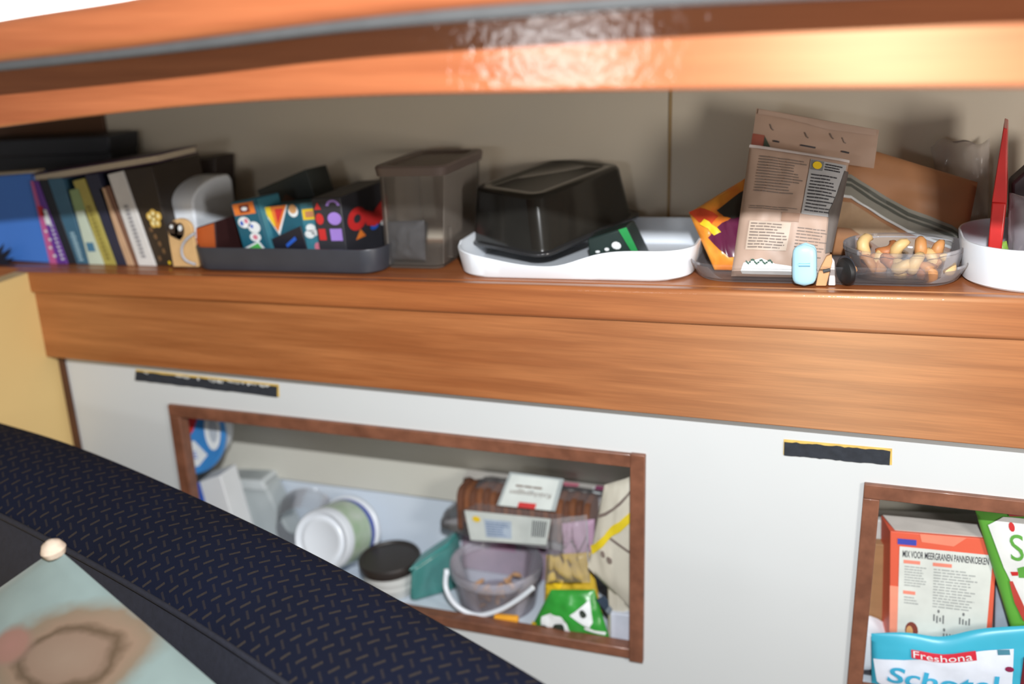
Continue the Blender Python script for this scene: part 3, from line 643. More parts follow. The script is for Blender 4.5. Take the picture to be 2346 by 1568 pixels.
# black game box
q = tray_quad([(712, 455), (779, 452), (798, 600), (737, 600)], .035); d = Vector((.012, .135, .004))
g5 = root('game_box', 'black game box with red and purple shapes beside the clear bin', 'box', (q[2] + q[3]) / 2)
hexa('box_body', q, shift(q, d), M('game_black', (46, 46, 52), .5), g5, .0015); f = qfn(q)
decal('print', f, [[(.06, .17), (.2, .06), (.3, .17)], ell(.2, .31, .14, .085, 14), rect(.09, .46, .34, .63)], RED, g5)
decal('print', f, [ell(.72, .31, .24, .095, 18), rect(.5, .46, .92, .64)] + [p for i, p in enumerate(ring(.72, .12, .24, .09, .6)) if i >= 9], PURP, g5)
f = side_fn(q, d)
decal('print', f, ring(.28, .40, .2, .17, .38), RED, g5); decal('print', f, [[(.4, .30), (.62, .40), (.95, .22), (.97, .55), (.62, .62), (.45, .55)]], RED, g5, .0012)
decal('print', f, [[(.2, .70), (.42, .70), (.32, .57)]], ORG, g5); decal('print', f, [ell(.62, .62, .09, .05, 10)], BLUP, g5); decal('print', f, [ell(.85, .62, .09, .05, 10)], WPR, g5)
q = tray_quad([(588, 436), (700, 388), (752, 470), (640, 560)], .13)
g6 = root('game_box', 'dark green box tilted at the back of the tray', 'box', (q[2] + q[3]) / 2); hexa('box_body', q, shift(q, (.01, .05, 0)), M('dark_green_card', (44, 50, 48), .5), g6, .0015)
decal('print', qfn(q), [[(.1, .5), (.5, .2), (.9, .5), (.6, .8)]], ink('print_rust', (96, 62, 44)), g6)
q = tray_quad([(742, 438), (862, 414), (872, 590), (752, 590)], .178)
g7 = root('game_box', 'plain black box standing at the back right of the tray', 'box', (q[2] + q[3]) / 2); hexa('box_body', q, shift(q, (0, .02, 0)), M('game_black2', (34, 34, 36), .5), g7, .0015); decal('print', qfn(q), [ell(.35, .4, .06, .1, 10)], ink('print_rust', (96, 62, 44)), g7)

# ------------------------------------------------------------------ clear bin with taupe lid
yb0, dep = .036, .165
pl, pr_ = at(866, 400, yb0), at(1008, 400, yb0); p2l, p2r = at(878, 620, yb0), at(1014, 620, yb0)
cx = (p2l.x + p2r.x) / 2; hw0 = (p2r.x - p2l.x) / 2; hw1 = hw0 + .004; z0 = shelf_z(cx) + .0006; h = at(935, 402, yb0).z - z0; cy = yb0 + dep / 2
bn = root('storage_bin', 'tall clear storage bin with a taupe lid beside the games tray', 'bin', (cx, cy, z0))
cx1 = (pl.x + pr_.x) / 2
rs = []
for z, k, hw, ins in ((0, 0, hw0 - .004, .004), (.004, 0, hw0, 0), (h, 1, hw1, 0), (h, 1, hw1 - .002, .002), (.006, 0, hw0 - .002, .002)):
    c_ = cx + (cx1 - cx) * k; rs.append([Vector((c_ + x, cy + y, z0 + z + .03 * x)) for x, y in rrect(hw, dep / 2 - ins, .014)])
loft('bin_body', rs, CLRBIN, bn)
lx, lh = cx1, at(935, 381, yb0 - .004).z - at(935, 403, yb0 - .004).z
TAU = M('taupe_lid', (112, 98, 92), .45, .05, 20)
lv = [(h - .001, hw1 + .003, dep / 2 + .003, .016), (h + lh - .003, hw1 + .005, dep / 2 + .005, .017), (h + lh, hw1 + .003, dep / 2 + .003, .016), (h + lh, hw1 - .009, dep / 2 - .009, .012), (h + lh - .004, hw1 - .012, dep / 2 - .012, .010)]
tub('lid', lx, cy, z0, lv, TAU, bn, tilt=.03)
abox('clasp', at(1022, 560, .06).x, at(1036, 560, .06).x, .06, .064, at(1030, 590, .06).z, at(1030, 520, .06).z, CLRBIN, bn, .001)
q = quad([(884, 508), (972, 505), (976, 612), (886, 614)], .055, 'shelf')
for i in (2, 3): q[i].z += .008
pq, pf = pouch('dark_pouch', q, .012, M('grey_fleece', (60, 60, 64), .8, .25, 50, bump=.5), None, 14, 14, wr=.004, seed=3)
tag(pq, 'crumpled dark grey pouch inside the tall clear bin', 'pouch')

# ------------------------------------------------------------------ white tub with the black box on it
wt, wcx, whw, wcy, wz, wh = open_tub('white_tub', 1040, 1592, 578, -.008, .225, WHT, .05, .004, 'long white plastic tub under the tilted black box', 'tub', bot_in=.006, partname='tub_wall', py_t_ref=1500, n=10, sub=24,
    dip=lambda x: 1 - .55 * math.exp(-abs((x - at(1250, 600, 0).x) / (.105 if x < at(1250, 600, 0).x else .062)) ** 2.2))
Fp, Lp, Rp = at(1243, 603, .02), at(1053, 562, .10), at(1480, 500, .22)
Lp.y = .10
Bp = Lp + Rp - Fp; a, b = (Lp - Fp), (Rp - Fp); la, lb = a.length, b.length; a.normalize(); b = (b - a * b.dot(a)).normalized(); nn = b.cross(a).normalized()
if nn.z < 0: nn = -nn
cc = (Fp + Bp) / 2 + nn * .004
def bring(ins, h, r): return [cc + a * x + b * y + nn * h for x, y in rrect(la / 2 - ins, lb / 2 - ins, r, 6)]
bx = root('food_box', 'glossy black food box upside down, tilted on the white tub', 'box', cc)
loft('box_shell', [bring(.006, .000, .02), bring(.006, .004, .02), bring(.010, .010, .022), bring(.018, .078, .022), bring(.021, .083, .021), bring(.026, .084, .018), bring(.036, .084, .014), bring(.038, .0815, .013)], BLKP, bx, angle=50)
loft('rim', [bring(.0, .0015, .024), bring(-.001, .0035, .025), bring(.0, .006, .024), bring(.012, .007, .02), bring(.012, .001, .02)], M('smoky_rim', (52, 52, 54), .2, .1, coat=.3), bx, cap0=False, cap1=False, angle=60)
q = quad([(1345, 548), (1436, 520), (1478, 600), (1352, 612)], .07, 'shelf')
for i in (2, 3): q[i].z += .006
gp = root('coffee_pack', 'dark pack with a bright green edge lying in the white tub', 'pack', (q[2] + q[3]) / 2)
hexa('pack_body', q, shift(q, (0, .05, 0)), M('dark_pack', (36, 50, 48), .35, .15, 40), gp, .003); f = qfn(q)
decal('print', f, [[(.80, .0), (1, .0), (1, 1), (.9, 1)]], ink('print_bright_green', (30, 140, 70)), gp, .0032); decal('print', f, [ell(.62, .42, .1, .12, 10), ell(.4, .5, .05, .06, 8), ell(.2, .55, .05, .05, 8)], WPR, gp, .0032)
q = quad([(1452, 545), (1592, 558), (1592, 562), (1452, 549)], .13)
# ------------------------------------------------------------------ clear tray with bags on the right
ct, tcx, thw, tcy, tz, th_ = open_tub('clear_tray', 1574, 2222, 612, -.006, .215, CLR, .045, .002, 'low clear plastic tray holding the snack bags', 'tray', bot_in=.010, py_t_ref=1800, n=10)
TB = .003
# orange and purple crisp bag
q = tray_quad([(1578, 488, .09), (1708, 408, .12), (1712, 642, .05), (1636, 642, .05)], .05)
cb = root('crisp_bag', 'glossy orange and purple snack bag leaning behind the kraft pouch', 'bag', (q[2] + q[3]) / 2)
FOIL = M('foil_orange', (226, 112, 42), .25, scale=26, col2=(236, 168, 60), bump=.2)
o, f = pouch('bag_body', q, .012, FOIL, cb, 20, 24, wr=.004, seed=11, freq=5)
decal('print', f, [[(.15, .52), (.5, .40), (.62, .42), (1, .30), (1, .86), (.5, .86), (.3, .74)]], M('foil_purple', (98, 36, 66), .25, .1, 30), cb, .0016, 4); decal('print', f, [[(.45, .22), (1, .12), (1, .42), (.72, .42), (.55, .34)]], M('foil_dark', (52, 50, 46), .3), cb, .002, 4)
decal('print', f, [[(.0, .0), (.2, .05), (.45, .3), (.3, .36), (.1, .24)]], M('foil_red', (196, 70, 40), .25, .2, 30), cb, .0016, 4); decal('print', f, [[(.1, .28), (.2, .25), (.42, .52), (.3, .53)]], YELP, cb, .0024, 3)
# rear stapled pouch, brown bag, front pouch
q = tray_quad([(1736, 264, .165), (2240, 418, .165), (2205, 600, .145), (1722, 600, .145)], .15)
p3 = root('kraft_bag', 'tall brown kraft bag with stapled header and grey stripes behind the printed pouch', 'bag', (q[2] + q[3]) / 2)
o, f = pouch('bag_body', q, .016, KRAFT3, p3, 30, 26, wr=.004, seed=31, freq=4)
hq = [at(1733, 248, .142), at(2014, 298, .142), at(2002, 386, .128), at(1720, 345, .128)]
hd, hf = pouch('header_card', hq, .003, KRAFT2, p3, 24, 12, wr=.0014, seed=21, freq=5, back=.3)
decal('folded_flap', hf, [[(.02, .02), (.5, .03), (.98, .02), (.98, .16), (.6, .22), (.3, .14), (.02, .13)]], KRAFT, hd, .002, 4); decal('red_patch', hf, [rect(.0, .6, .1, .95)], M('patch_red', (150, 80, 64), .5), hd, .0016, 3); decal('dark_patch', hf, [[(.1, .62), (.18, .95), (.1, .95)]], M('patch_dark', (60, 70, 58), .5), hd, .0022, 2)
for u, w in ((.20, .05), (.46, .12), (.76, .06)): tube('staple', [uvn(hf, u - w / 2, .70, .001), uvn(hf, u, .705, .002), uvn(hf, u + w / 2, .71, .001)], .0011, INKD, hd, 6)
for u, v in ((.13, .32), (.42, .38), (.62, .30), (.72, .36)): tube('crease_mark', [uvn(hf, u, v, .001), uvn(hf, u + .02, v + .1, .0012), uvn(hf, u + .035, v + .12, .001)], .0007, INK, hd, 5)
def wavy(v0, v1, n=14, s=0): 
    up = [(i / n, v0 + .03 * math.sin(i * .55 + s)) for i in range(n + 1)]; return up + [(i / n, v1 + .03 * math.sin(i * .55 + s)) for i in range(n, -1, -1)]
SG = M('stripe_grey', (142, 140, 130), .5); SD = M('stripe_dark', (78, 80, 72), .5)
def pstrip(off0, off1):                  # band following the stripe drawn across the bag
    L_ = [(1900, 398), (1950, 404), (1990, 430), (2030, 455), (2080, 482), (2130, 500), (2180, 520), (2215, 545)]
    a = [puv(f, x, y + off0) for x, y in L_]; b = [puv(f, x, y + off1) for x, y in L_]
    return [[a[k], a[k + 1], b[k + 1], b[k]] for k in range(len(L_) - 1)]
decal('stripe', f, pstrip(-4, 46), SG, p3, .0016, 2); decal('stripe', f, pstrip(4, 12), SD, p3, .0026, 2); decal('stripe', f, pstrip(17, 24), SD, p3, .0026, 2); decal('stripe', f, pstrip(44, 50), WPR, p3, .0026, 2)
decal('lower_print', f, pstrip(60, 120), M('kraft_pale', (184, 154, 122), .55, .12, 40), p3, .0016, 2)
q = tray_quad([(1718, 332, .085), (1946, 368, .085), (1888, 655, .018), (1674, 655, .018)], .03)
p1 = root('paper_pouch', 'printed brown paper pouch in front, with grey label and yellow emblem', 'pouch', (q[2] + q[3]) / 2)
o, f = pouch('pouch_body', q, .014, KRAFT, p1, 28, 32, wr=.0028, seed=41, freq=5)
decal('top_seal', f, [rect(.0, .0, .5, .022), rect(.5, .0, 1, .022)], M('seal_grey', (206, 196, 194), .35), p1, .0012, 4)
decal('small_print', f, lines(.12, .60, .07, .36, 13, .4, 3), INK, p1, .0014, 1); decal('small_print', f, lines(.10, .62, .46, .49, 2, .4, 4), INK, p1, .0014, 1)
glb = decal('grey_label', f, [rect(.63 + .0, .05, .80, .5), rect(.80, .05, .98, .5)], M('label_grey', (170, 170, 172), .3, .1, 30), p1, .0014, 5); decal('emblem_tile', f, [rect(.64, .055, .76, .135)], M('emblem_grey', (120, 122, 122), .4), glb, .002, 2); decal('emblem', f, [ell(.70, .096, .045, .032, 16)], YELP, glb, .0028)
decal('label_print', f, lines(.66, .93, .16, .48, 12, .4, 8), INKD, glb, .0022, 1); decal('label_print', f, lines(.78, .97, .065, .13, 3, .5, 9), INKD, glb, .0022, 1)
decal('pale_box', f, [rect(.12, .58, .55, .80)], M('pale_print', (190, 172, 156), .5), p1, .0014, 4); decal('small_print', f, lines(.14, .54, .59, .79, 9, .4, 10), INK, p1, .002, 1); decal('tan_box', f, [rect(.44, .50, .62, .57)], M('tan_box', (150, 118, 98), .5), p1, .0014, 3)
decal('small_print', f, lines(.62, .95, .60, .85, 10, .3, 12), INK, p1, .0014, 1)
decal('white_print', f, [[(.1, .96), (.12, .90), (.3, .86), (.46, .90), (.6, .91), (.8, .93), (.8, .98), (.12, .98)]], WPR, p1, .0014, 4)
sc_ = []
for i in range(16):
    u = .14 + i * .018; v = .888 + .014 * math.sin(i * 1.25); sc_.append([(u, v - .01), (u + .022, v - .006 + .008 * math.cos(i * 1.3)), (u + .022, v + .008 + .008 * math.cos(i * 1.3)), (u, v + .004)])
decal('green_script', f, sc_, M('script_green', (50, 84, 70), .5), p1, .0022)
decal('gusset_shade', f, [[(.97, .10), (1, .10), (1, .78), (.95, .80), (.92, .6), (.90, .45), (.94, .3)]], M('gusset_shade_grey', (92, 84, 80), .4, .15, 40), p1, .0024, 5)  # shading of the side gusset painted along the right edge
# cashew tub
zt = at(2060, 572, .03); cxj = at(2064, 620, .07).x; hwj = (at(2205, 600, .07).x - at(1925, 600, .07).x) / 2; z0 = shelf_z(cxj) + TB + .001; hj = zt.z - z0
jr = root('cashew_tub', 'clear plastic tub of cashew nuts in front of the striped kraft bag', 'tub', (cxj, .075, z0))
tub('tub_wall', cxj, .068, z0, [(0, hwj * .86, .052, .05), (.003, hwj * .9, .055, .053), (hj - .006, hwj * .98, .060, .058), (hj - .005, hwj, .062, .06), (hj, hwj, .062, .06), (hj, hwj * .97, .059, .057), (hj - .008, hwj * .95, .057, .055), (.004, hwj * .87, .052, .05)], CLEAR('clear_tub', (196, 196, 202), .10, .05, fres=1.4), jr, tilt=.03, n=10)
CASH = [M('cashew_tan', (196, 138, 84), .5, .12, 40), M('cashew_cream', (214, 180, 124), .5, .1, 40), M('cashew_brown', (178, 112, 66), .5, .12, 40)]
def cashew_mesh():
    n = 9; rs = []; R_ = .0122
    pts = [Vector((R_ * math.cos(t), R_ * math.sin(t) * .9, 0)) for t in [math.radians(-105 + 210 * i / (n - 1)) for i in range(n)]]
    tp = [.15, .7, .95, 1.0, 1.0, .95, .88, .62, .12]
    o = tube('cashew', pts, .0078, CASH[0], None, 10, tp); return o
proto = cashew_mesh(); r = random.Random(5); k = 0
spots = []
for lay, (cnt, zz) in enumerate(((8, .007), (7, .018), (5, .030))):
    for i in range(cnt):
        spots.append((cxj - hwj * .74 + hwj * 1.5 * (i + .35 + .3 * r.random()) / cnt, .026 + .040 * r.random() - .004 * (lay == 0), z0 + .003 + zz))
labs = ['tan', 'cream', 'brown']
for i, (x, y, z) in enumerate(spots):
    o = proto if i == 0 else proto.copy()
    kx = r.choice((0, 0, 1, 2)) if i else 0
    if i:
        COL.objects.link(o); 
        me = bpy.data.meshes.get('cashew_%d' % kx)
        if me is None: me = proto.data.copy(); me.name = 'cashew_%d' % kx; me.materials.clear(); me.materials.append(CASH[kx])
        o.data = me
    o.location = (x, y, z); o.rotation_euler = (r.uniform(-.8, .8) + 1.2, r.uniform(-.6, .6), r.uniform(-2.8, 2.8))
    tag(o, ('tan curved cashew nut', 'pale cream curved cashew nut', 'darker brown curved cashew nut')[kx] + ' in the clear plastic tub', 'nut', 'cashews in the clear tub')
# clips and small things at the front of the tray
def capsule(name, p0, p1, r0, r1, mat, parent=None, flat=.5):
    n = 14; d = p1 - p0; L_ = d.length; ax = d.normalized(); side = ax.cross(Vector((0, 1, 0))).normalized(); fw = ax.cross(side); rs = []
    for i in range(n + 1):
        t = i / n; rr = (r0 + (r1 - r0) * t) * max(.06, math.sqrt(max(0, 1 - abs(2 * t - 1) ** 6)))
        c = p0 + d * t; rs.append([c + side * rr * math.cos(2 * math.pi * j / 16) + fw * rr * flat * math.sin(2 * math.pi * j / 16) for j in range(16)])
    return loft(name, rs, mat, parent, angle=70)
LB = M('clip_blue', (172, 216, 234), .35, .05, 20)
c1 = root('bag_clip', 'light blue plastic bag clip at the foot of the printed pouch', 'clip', at(1842, 660, -.02))
a_, b__ = at(1843, 560, -.012), at(1842, 661, -.012); b__.z = shelf_z(b__.x) + .003
capsule('clip_jaw', a_, b__, .0145, .0150, LB, c1, .45); capsule('clip_jaw', a_ + Vector((.001, .009, 0)), b__ + Vector((.001, .009, 0)), .0135, .0145, LB, c1, .4)
tube('hinge', [at(1830, 607, -.017), at(1856, 607, -.017)], .003, M('clip_blue_dark', (140, 190, 214), .35), c1, 8)
WP = M('peg_wood', (206, 156, 110), .6, .1, 40)
c2 = root('clothes_peg', 'small wooden clothes peg beside the light blue clip', 'peg', at(1885, 655, -.004))
plate('peg_arm', [(1893, 588), (1905, 584), (1907, 600), (1893, 656), (1868, 656), (1876, 620)], -.004, .007, WP, c2); plate('peg_arm', [(1905, 590), (1912, 600), (1914, 655), (1897, 655)], -.001, .006, M('peg_pale', (214, 206, 204), .5), c2)
tube('spring', [at(1886, 622, -.008), at(1902, 618, -.008)], .0022, GREYS, c2, 8)
c3 = root('black_disc', 'black oval disc standing beside the wooden peg', 'disc', at(1934, 655, .0)); ctr = at(1934, 622, .002)
lathe('disc_face', ctr + Vector((0, -.002, 0)), Vector((1.1, .8, .1)), [(0, -.004), (.012, -.0035), (.016, -.001), (.0175, .003), (.017, .005), (0, .005)], BLK, c3, 24); lathe('disc_edge', ctr + Vector((.001, .004, 0)), Vector((1.1, .8, .1)), [(.0175, 0), (.019, .001), (.019, .003), (.0175, .004)], CHAR, c3, 24, cap0=True, cap1=True)
# white tub, red pouch and clear bags at the right end
rt, rcx, rhw, rcy, rz, rh = open_tub('round_tub', 2203, 2640, 578, -.02, .2, WHT, .075, .003, 'white round-cornered tub at the right end of the shelf', 'tub', bot_in=.006, partname='tub_wall', py_t_ref=2330, n=12)
vd = (at(2285, 450, .05) - CAM); vd.z = 0; vd.normalize()
q = quad([(2299, 292, .06), (2308, 296, .06), (2294, 588, .05), (2263, 588, .05)], .06, 'shelf')
for i in (2, 3): q[i].z += .006
rp = root('red_pouch', 'slim red pouch seen edge-on rising out of the white tub', 'pouch', (q[2] + q[3]) / 2)
mq = [(q[0] + q[3]) / 2 + Vector((-.003, 0, 0)), (q[1] + q[2]) / 2 + Vector((.004, 0, 0))]
REDF = M('red_foil', (190, 40, 38), .3, .1, 30)
hexa('pouch_body', [mq[0], mq[1], q[2], q[3]], shift([mq[0], mq[1], q[2], q[3]], vd * .1), REDF, rp, .002); t_ = [q[0], q[1], mq[1], mq[0]]; hexa('top_seal', t_, shift(t_, vd * .1), REDF, rp, .001)
q = quad([(2300, 540, .05), (2318, 560, .05), (2322, 596, .045), (2300, 596, .045)], .05)
lf = pouch('green_pack', quad([(2278, 560), (2306, 552), (2318, 600), (2282, 600)], .06), .004, M('leaf_green', (126, 164, 62), .4, .1, 40), None, 10, 10, wr=.001, seed=2)[0]; tag(lf, 'small green pack inside the white tub beside the red pouch', 'pack')
def cbag(px, lab, seed, mat, floor=True, th=.03):
    q = quad(px, .1, 'shelf'); 
    for i in (2, 3): q[i].z += .006
    o, f = pouch('plastic_bag', q, th, mat, None, 20, 20, wr=.010, seed=seed, freq=6, wob=.02); tag(o, lab, 'bag', 'clear plastic bags'); return o, f
cbag([(2130, 330, .222), (2268, 318, .222), (2262, 560, .215), (2180, 560, .215)], 'crumpled clear bag between the kraft bag and the red pouch', 51, CLEAR('clear_bag_pale', (200, 190, 184), .28, .15), th=.010)
cbag([(2312, 455, .08), (2480, 400, .10), (2480, 590, .06), (2312, 590, .06)], 'clear plastic bag in the white tub right of the red pouch', 52,  CLEAR('clear_bag_grey', (176, 170, 178), .30, .15))
q = quad([(2318, 420), (2420, 330), (2430, 480), (2330, 480)], .15, 'shelf'); dk = root('dark_pack', 'dark purple pack at the back of the right end of the shelf', 'pack', (q[2] + q[3]) / 2); hexa('pack_body', q, shift(q, (0, .04, 0)), M('dark_purple', (52, 44, 52), .5), dk, .004)

# ------------------------------------------------------------------ left locker
FLR = LF + .0006
# blue round tub on the left
c = at(424, 992, .075); ax = Vector((.1, -1, .12)); rr = (at(508, 992, .075) - c).length
rd = root('spread_tub', 'round blue and white tub with a red band, top left of locker', 'tub', c - Vector((0, 0, rr)))
lathe('tub_body', c, ax, [(rr * .86, -.05), (rr * .93, -.006)], WHT, rd, 36); lathe('lid', c, ax, [(rr * .97, -.008), (rr, -.007), (rr, .002), (rr * .96, .004), (rr * .93, .0025), (0, .0025)], M('lid_blue', (64, 136, 204), .3, .05), rd, 40)
u_, w_ = frame_axis(ax); axn = ax.normalized()
def df(u, v): return c + axn * .0026 + Vector((1, .1, 0)).normalized() * (u - .5) * 2 * rr + (axn.cross(Vector((1, .1, 0)).normalized()) * (1 if axn.cross(Vector((1, .1, 0))).z < 0 else -1)) * (v - .5) * 2 * rr
decal('print', df, [[(.60, .20), (.72, .22), (.62, .46), (.47, .64), (.43, .57), (.54, .42)]], RED, rd, .0008); decal('print', df, [ell(.86, .44, .10, .24, 18)], WPR, rd, .001); decal('print', df, [ell(.87, .43, .055, .16, 16)], M('grey_print', (178, 186, 196), .4), rd, .0014); decal('print', df, [[(.34, .86), (.5, .62), (.62, .58), (.78, .74), (.66, .88), (.5, .93)]], WPR, rd, .001); decal('print', df, lines(.52, .68, .70, .80, 3, .5, 2), BLUP, rd, .0015)
q = quad([(452, 1106, .06), (504, 1090, .06), (560, 1240, .05), (470, 1240, .05)], .08, FLR)
wb1 = root('carton', 'white carton with blue end standing below the round blue tub', 'carton', (q[2] + q[3]) / 2)
hexa('carton_body', q, shift(q, (0, .05, 0)), WHT2, wb1, .002); decal('blue_end', qfn(q), [[(.0, .0), (.12, .0), (.3, .55), (.0, .6)]], BLUP, wb1, .0008)
q = quad([(512, 1098, .125), (600, 1102, .125), (690, 1250, .115), (575, 1250, .115)], .1, FLR)
fb1 = root('frosted_box', 'frosted plastic box leaning beside the white carton', 'box', (q[2] + q[3]) / 2)
hexa('box_body', q, shift(q, (0, .05, 0)), CLEAR('frosted', (214, 222, 224), .55, .3), fb1, .006, 3); l_ = shift([q[0], q[1], qfn(q)(1, .12), qfn(q)(0, .12)], (0, -.003, 0)); hexa('lid', l_, shift(l_, (0, .056, 0)), CLEAR('frosted_lid', (220, 226, 228), .7, .3), fb1, .003)
# tub lying on its side, base towards the room
c0, c1_ = at(735, 1240, .035), at(806, 1212, .135); ax = (c1_ - c0); hL = ax.length; r0 = .053; r1 = .058
c0.z = max(c0.z, LF + r1 + .002)
tb = root('yoghurt_tub', 'white tub lying on its side, base outward, green label on its body', 'tub', c0 - Vector((0, 0, r1)))
lathe('tub_base', c0, ax, [(0, .004), (r0 * .55, .004), (r0 * .62, .002), (r0 * .72, .002), (r0 * .78, .005), (r0 * .86, .003), (r0 * .95, 0), (r0, .004), (r0 + .001, .02)], WHT, tb, 40, cap1=False, angle=60)
lathe('label_band', c0, ax, [(r0 + .001, .02), (r0 + .003, hL * .72)], M('label_green', (164, 190, 158), .35, scale=40, col2=(196, 208, 196)), tb, 40, cap0=False, cap1=False)
lathe('blue_band', c0, ax, [(r0 + .003, hL * .72), (r0 + .0035, hL * .84)], M('band_blue', (50, 72, 168), .35), tb, 40, cap0=False, cap1=False)
lathe('rim', c0, ax, [(r0 + .0035, hL * .84), (r1 - .001, hL * .86), (r1 + .003, hL * .88), (r1 + .003, hL * .95), (r1, hL), (r1 - .002, hL)], WHT, tb, 40, cap0=False, cap1=True, angle=60)
ccp = at(690, 1214, .085); ccp.z = max(ccp.z, LF + r0 * 1.12 + .002)
cp = root('clear_cup', 'clear plastic cup lying behind the white tub base', 'cup', ccp - Vector((0, 0, r0)))
lathe('cup_wall', ccp, Vector((-.3, 1, .08)), [(r0 * .85, 0), (r0 * 1.0, .05), (r0 * 1.05, .052), (r0 * 1.05, .055), (r0 * .98, .055), (r0 * .83, .002)], CLR, cp, 36, cap0=False, cap1=False)
# jar with dark lid
cj = at(893, 1274, .075); rj = .0535; zl = cj.z
jr2 = root('lidded_jar', 'whitish jar with a wide black screw lid in the locker', 'jar', (cj.x, cj.y, LF))
lathe('jar_body', Vector((cj.x, cj.y, FLR)), Vector((0, 0, 1)), [(rj * .8, 0), (rj * .86, .004), (rj * .88, .016), (rj * .91, .019), (rj * .88, .022), (rj * .88, .028), (rj * .91, .031), (rj * .88, .034), (rj * .9, zl - LF - .016)], M('jar_white', (204, 206, 204), .35, .04, 30), jr2, 40, angle=60)
lathe('lid', Vector((cj.x, cj.y, zl - .013)), Vector((-.05, -.04, 1)), [(rj * .97, -.004), (rj, -.002), (rj, .010), (rj * .97, .013), (rj * .90, .013), (rj * .87, .010), (0, .010)], M('lid_dark', (46, 40, 38), .45, .08, 30), jr2, 48, angle=50)
lathe('lid_thread_ring', Vector((cj.x, cj.y, zl - .02)), Vector((0, 0, 1)), [(rj * .92, 0), (rj * .94, .001), (rj * .94, .003), (rj * .92, .004)], M('jar_white', (204, 206, 204)), jr2, 40)
# teal tub
q = quad([(938, 1306, .03), (1030, 1244, .09), (1046, 1412, .09), (934, 1400, .03)], .05, FLR)
tl = root('teal_container', 'translucent teal plastic container between the jar and the bucket', 'container', (q[2] + q[3]) / 2)
hexa('container_body', q, shift(q, (.0, .05, 0)), CLEAR('teal_clear', (86, 156, 152), .62, .18), tl, .012, 4); l_ = shift([q[0], q[1], qfn(q)(1, .09), qfn(q)(0, .09)], (0, -.003, .002)); hexa('rim', l_, shift(l_, (0, .054, 0)), CLEAR('teal_rim', (76, 160, 156), .7, .2), tl, .003, 2)
# clear bucket with white handle
cb_ = at(1137, 1285, .085); rb = .0765; hb = cb_.z - LF
bk = root('clear_bucket', 'small clear plastic bucket with a white handle at the opening', 'bucket', (cb_.x, cb_.y, LF))
bz = Vector((cb_.x, cb_.y, FLR)); rb0 = rb * .84
lathe('bucket_wall', bz, Vector((0, 0, 1)), [(0, 0), (rb0, .0), (rb * .95, hb - .02), (rb * .97, hb - .018), (rb * .98, hb - .004), (rb, hb - .003), (rb, hb), (rb * .96, hb), (rb * .93, hb - .02), (rb0 * .97, .003), (0, .003)], CLEAR('bucket_clear', (214, 210, 222), .13, .1, fres=.7), bk, 44, angle=55)
lathe('rim_band', bz, Vector((0, 0, 1)), [(rb * 1.0, hb - .018), (rb * 1.012, hb - .016), (rb * 1.012, hb - .003), (rb * 1.0, hb - .001)], CLEAR('bucket_rim', (206, 204, 216), .34, .15), bk, 44, cap0=False, cap1=False)
hp = [at(1022, 1312, .04), at(1022, 1350, .02), at(1045, 1388, .018), at(1090, 1410, .018), at(1140, 1400, .018), at(1185, 1375, .018), at(1221, 1347, .018)]
tube('handle', spline(hp, 6), .0042, WHT, bk, 10); lathe('handle_boss', hp[0], Vector((-1, -.6, 0)), [(.006, -.004), (.006, .003), (0, .004)], WHT, bk, 14)
cr = random.Random(9); nutm = M('snack_tan', (196, 150, 108), .6, .15, 60)
proto2 = None
for i in range(26):
    a_ = cr.random() * 6.28; rr_ = cr.random() ** .5 * rb0 * .7; loc = Vector((bz.x + rr_ * math.cos(a_), bz.y + rr_ * math.sin(a_), FLR + .009 + .02 * cr.random()))
    if proto2 is None: o = tube('snack_piece', [Vector((-.008, 0, 0)), Vector((-.003, .003, 0)), Vector((.004, .002, 0)), Vector((.009, -.002, 0))], .004, nutm, None, 7, [.4, 1, 1, .4]); proto2 = o
    else: o = proto2.copy(); COL.objects.link(o)
    o.location = loc; o.rotation_euler = (cr.random() * 3, cr.random() * 3, cr.random() * 3); tag(o, 'small tan snack piece at the bottom of the clear bucket', 'snack', 'snack pieces in the bucket')
# pack under the bread seen through the bucket
q = quad([(1060, 1235, .163), (1290, 1255, .163), (1290, 1400, .163), (1060, 1380, .163)], .163, FLR); q[0].z = q[1].z = zb_ = at(1160, 1240, .10).z - .003
lp = root('snack_pack', 'lilac snack pack behind the clear bucket and under the bread', 'pack', (q[2] + q[3]) / 2); hexa('pack_body', q, shift(q, (0, .014, 0)), M('lilac_pack', (150, 134, 150), .4, scale=30, col2=(176, 150, 168)), lp, .004, 3); decal('print', qfn(q), [rect(.3, .2, .55, .5), rect(.62, .3, .8, .45)], M('magenta_print', (168, 96, 140), .4), lp, .0045)
# sliced dark bread in a clear bag
bl, br = at(1046, 1120, .105), at(1352, 1150, .105); zb = at(1160, 1240, .10).z; zt = at(1150, 1100, .145).z - .006
bd = root('bread_pack', 'bag of sliced dark rye bread with white labels at the back of the locker', 'bread', ((bl.x + br.x) / 2, .135, zb))
CR = [M('rye_a', (104, 64, 44), .8, .25, 70, bump=.6), M('rye_b', (128, 78, 48), .8, .25, 70, bump=.6)]
ns = 20; dx = (br.x - bl.x) / ns; sm = []
def slice_mesh(k):
    hw, hz = .034 * (1 - .02 * k), (zt - zb) / 2; pts = rrect(hw, hz, .016, 4)
    rs = [[Vector((x, y * 1, z)) for y, z in pts] for x in (-.46 * dx, .40 * dx)]
    rs = [[Vector((x, y * s, z * s)) for y, z in pts] for x, s in ((-.46 * dx, .97), (-.40 * dx, 1), (.34 * dx, 1), (.42 * dx, .97))]
    o = loft('bread_slice', rs, CR[k % 2], bd); return o
pr0 = [slice_mesh(0), slice_mesh(1)]; sr = random.Random(3)
